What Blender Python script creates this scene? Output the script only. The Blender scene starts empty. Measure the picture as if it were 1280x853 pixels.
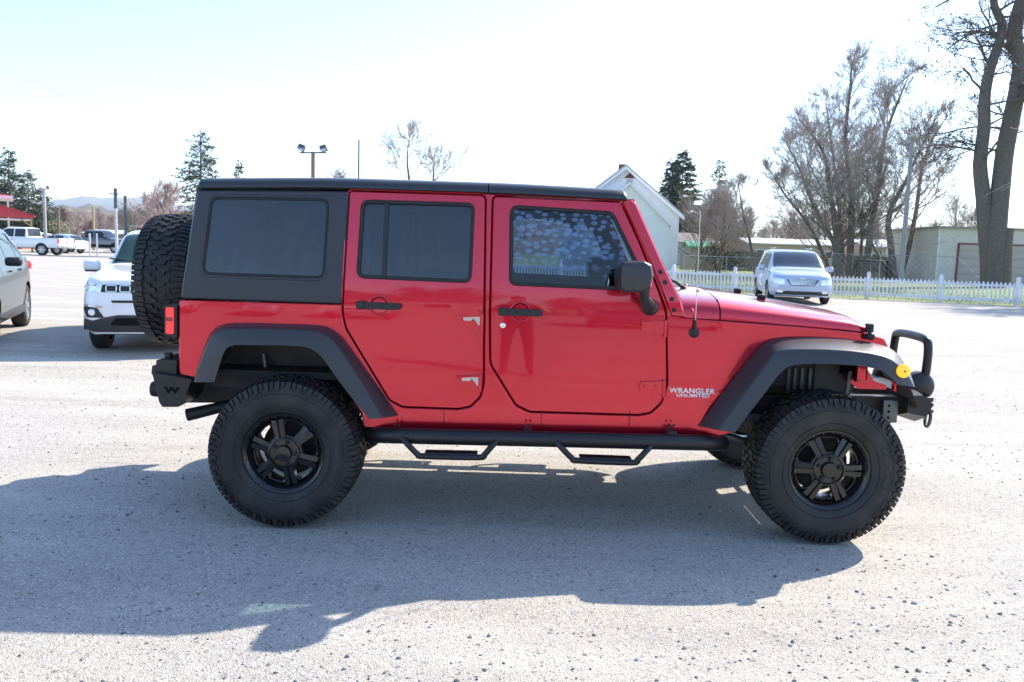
import bpy, bmesh, math, random
from mathutils import Vector, Matrix
from mathutils.geometry import delaunay_2d_cdt
random.seed(7)
PI = math.pi
rad = math.radians
C = bpy.context.scene.collection
SC = bpy.context.scene

# ------------------------------------------------------------------ camera
FPX, ROLL, YH, CH = 1040.0, rad(1.75), 308.0, 1.575
PITCH = math.atan((426.5-YH)/FPX)
def _cam():
    fwd = Vector((0, math.cos(PITCH), -math.sin(PITCH))); right = Vector((1, 0, 0)); up = right.cross(fwd)
    R = right*math.cos(ROLL)+up*math.sin(ROLL); U = -right*math.sin(ROLL)+up*math.cos(ROLL)
    return R, U, fwd
_R, _U, _F = _cam()
def _g(px, py):
    d = _F+_R*((px-640)/FPX)-_U*((py-426.5)/FPX)
    return d*(-CH/d.z)
_a = _g(1033, 683); _b = _g(352, 662)
YAW = math.atan2((_a-_b).y, (_a-_b).x)
_rot = Matrix.Rotation(-YAW, 3, 'Z')
R, U, F = _rot@_R, _rot@_U, _rot@_F
_b2 = _rot@_b
# the rear wheel's outer contact patch stands at (0, -0.15, 0)
CAM = Vector((-_b2.x, -0.15-_b2.y, CH))
cd = bpy.data.cameras.new('camera'); cam = bpy.data.objects.new('camera', cd); C.objects.link(cam)
cd.sensor_width = 36; cd.lens = 36*FPX/1280; cd.clip_end = 9000; cd.clip_start = .05
m = Matrix((R, U, -F)).transposed().to_4x4(); m.translation = CAM
cam.matrix_world = m
SC.camera = cam

def ray(px, py): return F+R*((px-640)/FPX)-U*((py-426.5)/FPX)
FH = Vector((F.x, F.y, 0)).normalized(); RH = Vector((FH.y, -FH.x, 0))
def at(px, py, d):
    r = ray(px, py); return CAM+r*(d/r.dot(FH))
def gp(px, d):
    "point on the ground in the direction of image column px (taken at the horizon) at forward distance d"
    yh = YH+(px-640)*math.tan(ROLL)
    p = at(px, yh, d); p.z = 0; return p
def hd(deg): return rad(deg)-YAW      # heading in camera axes -> world angle

# ------------------------------------------------------------------ light
SUN_DIR = Vector((1.93, 1.52, 1.90)).normalized()
SUN_EL = math.asin(SUN_DIR.z)
w = bpy.data.worlds.new('World'); SC.world = w; w.use_nodes = True
nt = w.node_tree; nt.nodes.clear()
sky = nt.nodes.new('ShaderNodeTexSky'); sky.sky_type = 'NISHITA'; sky.sun_disc = False
sky.sun_elevation = SUN_EL; sky.sun_rotation = math.atan2(SUN_DIR.x, SUN_DIR.y)
sky.air_density = 1.0; sky.dust_density = .7; sky.ozone_density = 3.6; sky.altitude = 600
bg = nt.nodes.new('ShaderNodeBackground'); bg.inputs[1].default_value = 0.135
out = nt.nodes.new('ShaderNodeOutputWorld')
nt.links.new(sky.outputs[0], bg.inputs[0]); nt.links.new(bg.outputs[0], out.inputs[0])
sl = bpy.data.lights.new('sun', 'SUN'); sl.energy = 3.5; sl.angle = rad(.53); sl.color = (1, .91, .79)
so = bpy.data.objects.new('sun', sl); C.objects.link(so); so.location = (0, 0, 30)
so.rotation_euler = SUN_DIR.to_track_quat('Z', 'Y').to_euler()
SC.view_settings.view_transform = 'Standard'; SC.view_settings.look = 'None'
SC.view_settings.exposure = 1.56; SC.view_settings.gamma = 1
SC.cycles.max_bounces = 7; SC.cycles.transparent_max_bounces = 12
SC.cycles.caustics_reflective = False; SC.cycles.caustics_refractive = False

# ------------------------------------------------------------------ materials
MATS = {}
def mat(name, col, rough=.5, metal=0, coat=0, spec=.5, emit=None, noise=None, bump=None, sss=0):
    """noise=(scale, colour2, detail, lo, hi) mixes a second colour; bump=(scale, strength, dist)"""
    if name in MATS: return MATS[name]
    m = bpy.data.materials.new(name); m.use_nodes = True; n = m.node_tree; b = n.nodes['Principled BSDF']
    b.inputs['Base Color'].default_value = (*col, 1); b.inputs['Roughness'].default_value = rough
    b.inputs['Metallic'].default_value = metal; b.inputs['Coat Weight'].default_value = coat
    b.inputs['Coat Roughness'].default_value = .03; b.inputs['Specular IOR Level'].default_value = spec
    if emit: b.inputs['Emission Color'].default_value = (*emit[0], 1); b.inputs['Emission Strength'].default_value = emit[1]
    if noise or bump:
        tc = n.nodes.new('ShaderNodeTexCoord')
    if noise:
        sc, c2, det, lo, hi = noise
        t = n.nodes.new('ShaderNodeTexNoise'); t.inputs['Scale'].default_value = sc; t.inputs['Detail'].default_value = det
        n.links.new(tc.outputs['Object'], t.inputs['Vector'])
        mr = n.nodes.new('ShaderNodeMapRange'); mr.inputs[1].default_value = lo; mr.inputs[2].default_value = hi
        n.links.new(t.outputs[0], mr.inputs[0])
        mx = n.nodes.new('ShaderNodeMix'); mx.data_type = 'RGBA'
        mx.inputs[6].default_value = (*col, 1); mx.inputs[7].default_value = (*c2, 1)
        n.links.new(mr.outputs[0], mx.inputs[0]); n.links.new(mx.outputs[2], b.inputs['Base Color'])
    if bump:
        sc, st, ds = bump
        t = n.nodes.new('ShaderNodeTexNoise'); t.inputs['Scale'].default_value = sc; t.inputs['Detail'].default_value = 4
        n.links.new(tc.outputs['Object'], t.inputs['Vector'])
        bp = n.nodes.new('ShaderNodeBump'); bp.inputs['Strength'].default_value = st; bp.inputs['Distance'].default_value = ds
        n.links.new(t.outputs[0], bp.inputs['Height']); n.links.new(bp.outputs[0], b.inputs['Normal'])
    MATS[name] = m; return m
def glass(name, tint, ior=1.5, rough=0.0, spots=False):
    if name in MATS: return MATS[name]
    m = bpy.data.materials.new(name); m.use_nodes = True; n = m.node_tree; n.nodes.clear()
    o = n.nodes.new('ShaderNodeOutputMaterial'); mx = n.nodes.new('ShaderNodeMixShader'); fr = n.nodes.new('ShaderNodeFresnel')
    fr.inputs[0].default_value = ior
    t = n.nodes.new('ShaderNodeBsdfTransparent'); t.inputs[0].default_value = (*tint, 1)
    g = n.nodes.new('ShaderNodeBsdfGlossy'); g.inputs['Roughness'].default_value = rough
    ge = n.nodes.new('ShaderNodeNewGeometry'); im = n.nodes.new('ShaderNodeMix'); im.inputs[2].default_value = ior; im.inputs[3].default_value = 1/ior
    n.links.new(ge.outputs['Backfacing'], im.inputs[0]); n.links.new(im.outputs[0], fr.inputs[0])
    n.links.new(fr.outputs[0], mx.inputs[0]); n.links.new(t.outputs[0], mx.inputs[1]); n.links.new(g.outputs[0], mx.inputs[2])
    last = mx
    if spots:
        # polarised-light ovals of the tempered pane, painted on as a thin pale diffuse film
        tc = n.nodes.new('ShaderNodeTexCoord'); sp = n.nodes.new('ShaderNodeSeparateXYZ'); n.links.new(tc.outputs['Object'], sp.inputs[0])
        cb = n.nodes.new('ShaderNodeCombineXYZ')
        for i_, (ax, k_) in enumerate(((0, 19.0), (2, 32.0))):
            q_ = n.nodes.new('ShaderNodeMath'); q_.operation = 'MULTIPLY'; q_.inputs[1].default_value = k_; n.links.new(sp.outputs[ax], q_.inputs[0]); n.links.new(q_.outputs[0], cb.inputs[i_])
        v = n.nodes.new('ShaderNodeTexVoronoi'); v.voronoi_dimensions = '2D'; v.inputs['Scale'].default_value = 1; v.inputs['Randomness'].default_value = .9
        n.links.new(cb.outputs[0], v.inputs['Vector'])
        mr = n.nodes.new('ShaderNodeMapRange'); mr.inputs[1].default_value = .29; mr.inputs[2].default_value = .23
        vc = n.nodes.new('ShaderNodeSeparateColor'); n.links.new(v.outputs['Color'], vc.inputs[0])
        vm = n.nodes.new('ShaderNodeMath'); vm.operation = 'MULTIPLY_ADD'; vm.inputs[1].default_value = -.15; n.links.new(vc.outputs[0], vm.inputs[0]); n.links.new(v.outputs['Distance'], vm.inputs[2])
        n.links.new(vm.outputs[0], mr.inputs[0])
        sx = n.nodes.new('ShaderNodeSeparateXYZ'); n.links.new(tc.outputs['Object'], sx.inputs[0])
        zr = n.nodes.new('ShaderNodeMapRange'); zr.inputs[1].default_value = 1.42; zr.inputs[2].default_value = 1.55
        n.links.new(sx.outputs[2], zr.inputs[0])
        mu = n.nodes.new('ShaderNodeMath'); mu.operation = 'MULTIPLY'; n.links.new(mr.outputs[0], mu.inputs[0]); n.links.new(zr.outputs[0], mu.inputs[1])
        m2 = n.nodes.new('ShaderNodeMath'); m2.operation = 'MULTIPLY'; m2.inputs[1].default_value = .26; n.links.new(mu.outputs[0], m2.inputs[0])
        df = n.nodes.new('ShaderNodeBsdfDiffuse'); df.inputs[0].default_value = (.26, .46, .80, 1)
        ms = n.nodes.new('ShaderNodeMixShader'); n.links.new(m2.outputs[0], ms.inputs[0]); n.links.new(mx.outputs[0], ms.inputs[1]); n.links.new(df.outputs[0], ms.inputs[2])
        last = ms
    n.links.new(last.outputs[0], o.inputs[0]); MATS[name] = m; return m

M_RED = mat('red_paint', (.58, .006, .028), .25, .75, 1.0)
M_TOP = mat('hardtop_plastic', (.028, .031, .037), .40, bump=(900, .25, .002))
M_FLARE = mat('flare_plastic', (.034, .035, .038), .36, bump=(1200, .2, .002))
M_BLK = mat('black_plastic', (.012, .012, .013), .5)
M_RUB = mat('black_rubber', (.010, .010, .010), .6)
M_DARK = mat('matt_black', (.006, .006, .006), .9, spec=.2)
M_COAT = mat('black_powder_coat', (.012, .012, .014), .38, bump=(700, .3, .002))
M_TYRE = mat('tyre_rubber', (.010, .010, .011), .60, noise=(7, (.040, .037, .034), 9, .42, .78), bump=(250, .3, .001))
M_RIM = mat('satin_black_rim', (.012, .012, .013), .24, .3, .5)
M_STEEL = mat('steel', (.5, .5, .5), .3, 1)
M_GREYM = mat('grey_metal', (.16, .165, .17), .45, .6, noise=(8, (.08, .07, .06), 5, .4, .7))
M_CHAS = mat('chassis_black', (.012, .012, .012), .6, noise=(9, (.035, .03, .025), 5, .45, .75))
M_LINER = mat('dusty_liner', (.035, .034, .033), .65, noise=(5, (.09, .085, .08), 6, .4, .8))
M_WHITE = mat('white_decal', (.8, .8, .8), .4)
M_CHROME = mat('chrome', (.8, .8, .8), .06, 1)
M_AMBER = mat('amber_lens', (.9, .42, .0), .15, coat=1, emit=((1, .55, .02), .25))
M_REDL = mat('red_lens', (.55, .01, .015), .12, coat=1, emit=((1, .03, .03), .25))
M_CLEAR = mat('lamp_glass', (.75, .78, .8), .05, .6, 1)
M_SEAT = mat('seat_cloth', (.022, .022, .024), .85)
G_DARK = glass('privacy_glass', (.07, .085, .12), 1.8)
G_MID = glass('side_glass', (.34, .42, .52), 1.6, spots=True)
G_WS = glass('windshield_glass', (.60, .78, .72), 1.5)
G_CAR = glass('car_glass', (.25, .30, .30), 1.6)

# ------------------------------------------------------------------ mesh helpers
class MB:
    def __init__(s): s.v = []; s.f = []; s.mi = []; s.cur = 0
    def add(s, vs, fs):
        o = len(s.v); s.v += [tuple(p) for p in vs]
        for f in fs: s.f.append([i+o for i in f]); s.mi.append(s.cur)
    def box(s, c, d, bev=0, rot=None):
        bm = bmesh.new(); bmesh.ops.create_cube(bm, size=1)
        bmesh.ops.scale(bm, vec=d, verts=bm.verts)
        if bev: bmesh.ops.bevel(bm, geom=bm.edges[:], offset=bev, segments=2, affect='EDGES', profile=.5)
        M = Matrix.Translation(Vector(c))@(rot.to_4x4() if rot else Matrix())
        bm.verts.index_update()
        s.add([M@v.co for v in bm.verts], [[v.index for v in f.verts] for f in bm.faces]); bm.free()
    def tube(s, pts, r, n=10, caps=True, closed=False):
        pts = [Vector(p) for p in pts]; k = len(pts); rs = r if isinstance(r, (list, tuple)) else [r]*k
        vs = []; prev = None
        for i, p in enumerate(pts):
            a = pts[(i-1) % k] if (closed or i > 0) else p; b = pts[(i+1) % k] if (closed or i < k-1) else p
            t = (b-a).normalized()
            if prev is None:
                u = t.orthogonal().normalized()
            else:
                u = (prev-t*prev.dot(t)); u = u.normalized() if u.length > 1e-6 else t.orthogonal().normalized()
            prev = u; w_ = t.cross(u)
            for j in range(n):
                an = 2*PI*j/n; vs.append(p+(u*math.cos(an)+w_*math.sin(an))*rs[i])
        fs = []
        for i in range(k if closed else k-1):
            for j in range(n):
                a = i*n+j; b = i*n+(j+1) % n; c = ((i+1) % k)*n+(j+1) % n; d = ((i+1) % k)*n+j
                fs.append([a, b, c, d])
        if caps and not closed: fs += [list(range(n))[::-1], [(k-1)*n+j for j in range(n)]]
        s.add(vs, fs)
    def lathe(s, prof, c=(0, 0, 0), axis='y', n=48, close=False):
        """prof: (r, w) pairs, w along the axis"""
        vs = []; k = len(prof)
        for r, w_ in prof:
            for j in range(n):
                a = 2*PI*j/n; x, z = r*math.cos(a), r*math.sin(a)
                vs.append({'y': (x, w_, z), 'x': (w_, x, z), 'z': (x, z, w_)}[axis])
        fs = []
        for i in range(k if close else k-1):
            for j in range(n):
                fs.append([i*n+j, i*n+(j+1) % n, ((i+1) % k)*n+(j+1) % n, ((i+1) % k)*n+j])
        c = Vector(c); s.add([Vector(p)+c for p in vs], fs)
    def loft(s, rings, closed_ring=True, caps=True):
        n = len(rings[0]); vs = [p for r_ in rings for p in r_]; fs = []
        for i in range(len(rings)-1):
            for j in range(n if closed_ring else n-1):
                fs.append([i*n+j, i*n+(j+1) % n, (i+1)*n+(j+1) % n, (i+1)*n+j])
        if caps and closed_ring: fs += [list(range(n))[::-1], [(len(rings)-1)*n+j for j in range(n)]]
        s.add(vs, fs)
    def prism(s, poly, y0, y1, axes='xz'):
        def mk(a, b, y): return {'xz': (a, y, b), 'yz': (y, a, b), 'xy': (a, b, y)}[axes]
        n = len(poly); vs = [mk(a, b, y0) for a, b in poly]+[mk(a, b, y1) for a, b in poly]
        s.add(vs, [list(range(n)), list(range(n, 2*n))[::-1]]+[[i, i+n, (i+1) % n+n, (i+1) % n] for i in range(n)])
    def ball(s, c, r, sc=(1, 1, 1), n=12):
        prof = [(math.sin(PI*i/n)*r, -math.cos(PI*i/n)*r) for i in range(n+1)]
        o = len(s.v); s.lathe([(max(a, 1e-4), b) for a, b in prof], (0, 0, 0), 'z', n*2)
        c = Vector(c)
        for i in range(o, len(s.v)):
            p = s.v[i]; s.v[i] = (p[0]*sc[0]+c.x, p[1]*sc[1]+c.y, p[2]*sc[2]+c.z)
    def mesh(s, name, mats, smooth=38, fix=True):
        me = bpy.data.meshes.new(name); me.from_pydata([tuple(p) for p in s.v], [], s.f)
        for m_ in (mats if isinstance(mats, (list, tuple)) else [mats]): me.materials.append(m_)
        if len(me.materials) > 1: me.polygons.foreach_set('material_index', s.mi)
        if fix:
            bm = bmesh.new(); bm.from_mesh(me); bmesh.ops.remove_doubles(bm, verts=bm.verts, dist=1e-6)
            bmesh.ops.recalc_face_normals(bm, faces=bm.faces); bm.to_mesh(me); bm.free()
        if smooth:
            me.polygons.foreach_set('use_smooth', [True]*len(me.polygons)); me.set_sharp_from_angle(angle=rad(smooth))
        me.update(); return me
    def build(s, name, mats, parent=None, smooth=38, fix=True, **k):
        return link(name, s.mesh(name, mats, smooth, fix), parent, **k)
def link(name, me, parent=None, label=None, cat=None, group=None, kind=None, loc=None):
    o = bpy.data.objects.new(name, me); C.objects.link(o)
    if parent: o.parent = parent
    if loc is not None: o.location = loc
    return tag(o, label, cat, group, kind)
def tag(o, label=None, cat=None, group=None, kind=None):
    if label: o['label'] = label
    if cat: o['category'] = cat
    if group: o['group'] = group
    if kind: o['kind'] = kind
    return o
def thing(name, label, cat, loc=(0, 0, 0), rz=0, group=None, parent=None):
    o = bpy.data.objects.new(name, None); C.objects.link(o); o.location = loc; o.rotation_euler = (0, 0, rz)
    o.empty_display_size = .2
    if parent: o.parent = parent
    return tag(o, label, cat, group)
def copy_tree(o, parent=None, **k):
    c = o.copy(); C.objects.link(c); c.parent = parent
    for ch in o.children: copy_tree(ch, c)
    tag(c, **k); return c

def fillet(poly, r, n=5):
    """round the corners; r a number or one per corner"""
    out = []; k = len(poly)
    for i in range(k):
        p = Vector(poly[i]); a = Vector(poly[i-1])-p; b = Vector(poly[(i+1) % k])-p
        ri = r[i] if isinstance(r, (list, tuple)) else r
        la, lb = a.length, b.length
        if ri <= 0 or la < 1e-6 or lb < 1e-6: out.append(tuple(p)); continue
        a.normalize(); b.normalize(); ang = a.angle(b)
        if ang > rad(174): out.append(tuple(p)); continue
        t = min(ri/math.tan(ang/2), la*.48, lb*.48)
        p0 = p+a*t; p1 = p+b*t
        for q in range(n+1):
            u = q/n; out.append(tuple(p0*(1-u)**2+p*2*u*(1-u)+p1*u*u))
    return out
def offset(poly, d):
    """inset (d>0) of a polygon regardless of winding"""
    k = len(poly); ar = sum(poly[i-1][0]*poly[i][1]-poly[i][0]*poly[i-1][1] for i in range(k)); sg = 1 if ar > 0 else -1
    out = []
    for i in range(k):
        a, p, b = Vector(poly[i-1]), Vector(poly[i]), Vector(poly[(i+1) % k])
        e1 = (p-a).normalized() if (p-a).length > 1e-7 else (b-p).normalized()
        e2 = (b-p).normalized() if (b-p).length > 1e-7 else e1
        n1 = Vector((-e1.y, e1.x))*sg; n2 = Vector((-e2.y, e2.x))*sg; nn = n1+n2
        if nn.length < 1e-4: nn = n1
        nn.normalize(); out.append(tuple(p+nn*(d/max(.5, nn.dot(n1)))))
    return out
def inside(p, poly):
    c = False; j = len(poly)-1; x, y = p[0], p[1]
    for i in range(len(poly)):
        a, b = poly[i], poly[j]
        if (a[1] > y) != (b[1] > y) and x < (b[0]-a[0])*(y-a[1])/(b[1]-a[1])+a[0]: c = not c
        j = i
    return c
def panel(name, outline, fmap, thick, mats, parent=None, holes=(), bev=.004, cuts=None, cut_axis=1, cuts2=None, smooth=38, flipy=None, **k):
    """plate with holes: outline/holes in (u,v), fmap(u,v,off)->3D point (off = depth under the skin)"""
    loops = [(list(outline), 1)]+[(list(h), -1) for h in holes]
    pairs = []
    for lp, sg in loops:
        ins = offset(lp, bev*sg); res = []
        n = len(lp)
        for i in range(n):
            a, b = ins[i], ins[(i+1) % n]; A, B = lp[i], lp[(i+1) % n]
            res.append((a, A)); ts = []
            if cuts:
                for ax, c in [(cut_axis, c) for c in cuts]+[(1-cut_axis, c) for c in (cuts2 or [])]:
                    if abs(b[ax]-a[ax]) > 1e-9:
                        t = (c-a[ax])/(b[ax]-a[ax])
                        if 1e-4 < t < 1-1e-4: ts.append(t)
            for t in sorted(ts):
                res.append((tuple(a[q]+(b[q]-a[q])*t for q in (0, 1)), tuple(A[q]+(B[q]-A[q])*t for q in (0, 1))))
        pairs.append(res)
    bm = bmesh.new()
    pl = [[p[0] for p in res] for res in pairs]; cv = []; ce = []
    for lp in pl:
        o = len(cv); cv += [Vector(p) for p in lp]; ce += [(o+i, o+(i+1) % len(lp)) for i in range(len(lp))]
    dv, _e, df, *_x = delaunay_2d_cdt(cv, ce, [], 0, 1e-7)
    bv = [bm.verts.new((p.x, p.y, 0)) for p in dv]
    for f in df:
        c = (dv[f[0]]+dv[f[1]]+dv[f[2]])/3
        if inside(c, pl[0]) and not any(inside(c, h) for h in pl[1:]): bm.faces.new([bv[i] for i in f])
    if cuts:
        for ax, c in [(cut_axis, c) for c in cuts]+[(1-cut_axis, c) for c in (cuts2 or [])]:
            co = (c, 0, 0) if ax == 0 else (0, c, 0); no = (1, 0, 0) if ax == 0 else (0, 1, 0)
            bmesh.ops.bisect_plane(bm, geom=bm.verts[:]+bm.edges[:]+bm.faces[:], plane_co=co, plane_no=no, dist=1e-6)
    bmesh.ops.remove_doubles(bm, verts=bm.verts, dist=2e-6)
    bmesh.ops.delete(bm, geom=[v for v in bm.verts if not v.link_faces], context='VERTS')
    bm.verts.index_update()
    uv = [(v.co.x, v.co.y) for v in bm.verts]; V = [Vector(fmap(u_, v_, 0)) for u_, v_ in uv]
    Fs = [[v.index for v in f.verts] for f in bm.faces]; nf = len(Fs); bm.free()
    e = 1e-3
    def nrm(u_, v_):
        a = Vector(fmap(u_+e, v_, 0))-Vector(fmap(u_-e, v_, 0)); b = Vector(fmap(u_, v_+e, 0))-Vector(fmap(u_, v_-e, 0))
        n = a.cross(b).normalized(); o_ = Vector(fmap(u_, v_, -.01))-Vector(fmap(u_, v_, 0))
        return n if n.dot(o_) > 0 else -n
    N = [nrm(*p) for p in uv]
    for i, f in enumerate(Fs):   # wind the front faces outwards
        g = (V[f[1]]-V[f[0]]).cross(V[f[2]]-V[f[0]])
        if g.dot(N[f[0]]) < 0: Fs[i] = f[::-1]
    nv = len(V)
    for res in pairs:
        o = len(V); n = len(res)
        for (a, A) in res:
            V += [Vector(fmap(a[0], a[1], 0)), Vector(fmap(A[0], A[1], bev)), Vector(fmap(A[0], A[1], thick)), Vector(fmap(a[0], a[1], thick))]
        for i in range(n):
            j = (i+1) % n
            for q in (0, 1, 2):
                f = [o+4*i+q, o+4*i+q+1, o+4*j+q+1, o+4*j+q]
                Fs.append(f)
    # orient walls outward: outer loop vs holes by sampling
    me = bpy.data.meshes.new(name); me.from_pydata([tuple(p) for p in V], [], Fs)
    for m_ in (mats if isinstance(mats, (list, tuple)) else [mats]): me.materials.append(m_)
    me.update(); me.polygons.foreach_set('use_smooth', [True]*len(me.polygons))
    me.set_sharp_from_angle(angle=rad(smooth))
    cn = []
    fn = [tuple(p.normal) for p in me.polygons]
    for p in me.polygons:
        for vi in p.vertices:
            cn.append(tuple(N[vi]) if p.index < nf else (0.0, 0.0, 0.0))
    me.normals_split_custom_set(cn)
    return link(name, me, parent, **k)
def ci(pts):
    "monotone cubic through (x, y) pairs -> function"
    xs = [p[0] for p in pts]; ys = [p[1] for p in pts]; n = len(xs)
    d = [(ys[i+1]-ys[i])/(xs[i+1]-xs[i]) for i in range(n-1)]
    m_ = [d[0]]+[0 if d[i-1]*d[i] <= 0 else 2*d[i-1]*d[i]/(d[i-1]+d[i]) for i in range(1, n-1)]+[d[-1]]
    def f(x):
        if x <= xs[0]: return ys[0]
        if x >= xs[-1]: return ys[-1]
        i = 0
        while x > xs[i+1]: i += 1
        h = xs[i+1]-xs[i]; t = (x-xs[i])/h
        return (2*t**3-3*t*t+1)*ys[i]+(t**3-2*t*t+t)*h*m_[i]+(-2*t**3+3*t*t)*ys[i+1]+(t**3-t*t)*h*m_[i+1]
    return f
def mirror_copy(o, yc, parent, skip=()):
    "mirrored twin of a mesh object (and its children) across the plane y=yc"
    me = o.data.copy()
    bm = bmesh.new(); bm.from_mesh(me)
    for v in bm.verts: v.co.y = 2*yc-v.co.y
    bmesh.ops.reverse_faces(bm, faces=bm.faces); bm.to_mesh(me); bm.free()
    n = link(o.name.split('.')[0], me, parent)
    for ch in o.children:
        if ch.name.split('.')[0] not in skip: mirror_copy(ch, yc, n, skip)
    return n
def smooth_path(pts, n=6):
    "Catmull-Rom through 3D points"
    P = [Vector(p) for p in pts]; out = []
    for i in range(len(P)-1):
        p0 = P[max(i-1, 0)]; p1 = P[i]; p2 = P[i+1]; p3 = P[min(i+2, len(P)-1)]
        for k in range(n):
            t = k/n; out.append(.5*((2*p1)+(p2-p0)*t+(2*p0-5*p1+4*p2-p3)*t*t+(3*p1-p0-3*p2+p3)*t**3))
    out.append(P[-1]); return out
# ================================================================== the red off-road vehicle
_tl = [(.3, -2.5), (.6, -1.6), (.9, -.5), (1.05, .2), (1.17, 1.2), (1.26, 3.0), (1.33, 5.5), (1.40, 8.0), (1.7, 8.6), (2.1, 9.0)]
_tf = ci(_tl); _yt = [0.0]; _z0 = .3; _dz = .01
for i in range(200): _yt.append(_yt[-1]+math.tan(rad(_tf(_z0+(i+.5)*_dz)))*_dz)
_yref = _yt[int((1.0-_z0)/_dz)]
def tiltY(z):
    q = min(max((z-_z0)/_dz, 0), 199.0); i = int(q); t = q-i
    return _yt[i]*(1-t)+_yt[i+1]*t-_yref
def plan(x): return max(0, x-2.34)*.165+ (max(0, -.30-x)**1.5)*.10
def SY(x, z): return tiltY(z)+plan(x)
def sm(x, z, off): return (x, SY(x, z)+off, z)
def Q(px, py, extra=0.0):
    "image point -> (x, z) on the vehicle's side skin (extra = metres outside it is negative)"
    r = ray(px, py); y = 0.0
    for _ in range(12):
        t = (y+extra-CAM.y)/r.y; p = CAM+r*t; y = SY(p.x, p.z)
    return (p.x, p.z)
def QY(px, py, y):
    r = ray(px, py); t = (y-CAM.y)/r.y; p = CAM+r*t; return (p.x, p.z)
def QL(l, e=0.0): return [Q(a, b, e) for a, b in l]
ZC = [.45+.06*i for i in range(28)]+[1.20, 1.23, 1.29, 1.32, 1.35, 1.38]
YC = .785        # centre plane of the vehicle
jeep = thing('off_road_suv', 'red four-door off-road vehicle with black hardtop and black wheel flares in the middle', 'off-road car')

# doors ------------------------------------------------------------
rd = fillet(QL([(437, 239), (606.5, 244.5), (604, 478), (600, 496), (588, 508), (572, 511), (503, 508.5), (487, 500), (433, 411), (428.5, 392)]), [.02, .03, .03, .05, .05, .05, .05, .06, .08, .08])
rw = fillet(QL([(452.5, 250.5), (593, 254.5), (588.5, 353.5), (446, 347)]), .045)
fd = fillet(QL([(616.5, 245.5), (776, 253), (800, 306), (823, 364), (832.5, 392), (833.5, 478), (827, 503), (813, 516), (797, 518.5), (662, 514.5), (645, 506), (613.5, 455), (613, 400)]), [.03, .02, .3, .3, .2, .1, .06, .06, .05, .06, .06, .1, .1])
fw = fillet(QL([(638, 257), (766, 265.5), (800, 335), (800, 363.5), (637, 356)]), [.05, .05, .12, .03, .04])
gapr, gapf = offset(rd, -.007), offset(fd, -.007)

def glass_panel(nm, poly, par, g, lab=None):
    o = panel(nm, offset(poly, .003), lambda x, z, off: sm(x, z, off+.012), .005, g, par, bev=.0005, cuts=ZC); return o
def rubber_ring(poly, par, nm='window_seal', wd=.016):
    return panel(nm, offset(poly, -.004), lambda x, z, off: sm(x, z, off-.003), .018, M_RUB, par, holes=[offset(poly, wd)], bev=.003, cuts=ZC)
door_r = panel('door', rd, sm, .045, M_RED, jeep, holes=[rw], bev=.005, cuts=ZC, label='rear passenger door with privacy glass')
glass_panel('window_glass', rw, door_r, G_DARK); rubber_ring(rw, door_r)
door_f = panel('door', fd, sm, .045, M_RED, jeep, holes=[fw], bev=.005, cuts=ZC, label='front passenger door with spotted glass and mirror')
glass_panel('window_glass', fw, door_f, G_MID); rubber_ring(fw, door_f)
# divider bar of the rear window
(xa, za), (xb, zb) = Q(483.5, 253), Q(479.5, 349)
b = MB(); b.loft([[(xa-.012+d, SY(xa, za)+y_, za) for d, y_ in ((0, .001), (.024, .001), (.024, .02), (0, .02))], [(xb-.012+d, SY(xb, zb)+y_, zb) for d, y_ in ((0, .001), (.024, .001), (.024, .02), (0, .02))]])
b.build('window_divider', M_BLK, door_r)

def handle(px, py, par):
    x, z = Q(px, py); y = SY(x, z)
    # round recess pressed in the door: a shallow dish ring
    d = MB(); d.lathe([(.058, .0005), (.053, -.004), (.048, -.002), (.040, .004), (.0001, .006)], (x, y-.001, z), 'y', 36); d.build('handle_recess', M_RED, par, smooth=80)
    h = MB(); h.prism(fillet([(x-.120, z-.022), (x-.120, z+.024), (x-.075, z+.024), (x-.07, z+.018), (x+.10, z+.017), (x+.121, z+.014), (x+.121, z-.014), (x+.10, z-.020), (x-.07, z-.020), (x-.075, z-.022)], .014, 4), y-.040, y-.022)
    h.box((x-.095, y-.012, z), (.036, .03, .028), .005); h.box((x+.105, y-.012, z), (.022, .03, .022), .005)
    o = h.build('door_handle', M_BLK, par)
    k = MB(); k.lathe([(.019, 0), (.019, -.006), (.014, -.008), (.0001, -.008)], (x-.096, y-.040, z+.001), 'y', 20)
    k.build('handle_button', M_COAT, par)
handle(474, 382, door_r); handle(650.5, 390, door_f)
x, z = Q(628.5, 407); b = MB(); b.lathe([(.0155, .004), (.0155, -.003), (.012, -.005), (.0001, -.005)], (x, SY(x, z), z), 'y', 24); b.build('lock_cylinder', M_CHROME, door_f)
def hinge(px, py, par, worn=False, up=False):
    x, z = Q(px, py); y = SY(x, z)
    h = MB(); h.prism(fillet([(x-.135, z+.028), (x-.03, z+.034), (x+.004, z+.034), (x+.004, z-.042), (x-.03, z-.036), (x-.135, z-.022)], .006, 3), y+.002, y-.020)
    h.tube([(x-.003, y-.018, z-.052), (x-.003, y-.018, z+.042)], .011, 12)
    for dx in (-.112, -.05): h.lathe([(.010, 0), (.010, -.007), (.0001, -.008)], (x+dx, y-.020, z+.004), 'y', 12)
    o = h.build('hinge', M_RED, par)
    if worn:
        t = MB(); t.prism(fillet([(x-.105, z+.020), (x-.035, z+.026), (x+.002, z+.026), (x+.002, z-.026), (x-.02, z-.02), (x-.035, z+.002), (x-.105, z+.004)], .004, 3), y-.0195, y-.0215)
        t.build('bare_hinge_plate', M_STEEL, par)
hinge(603, 402, door_r, True); hinge(601, 477, door_r, True)
hinge(832, 409.5, door_f); hinge(830, 484.5, door_f)

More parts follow.
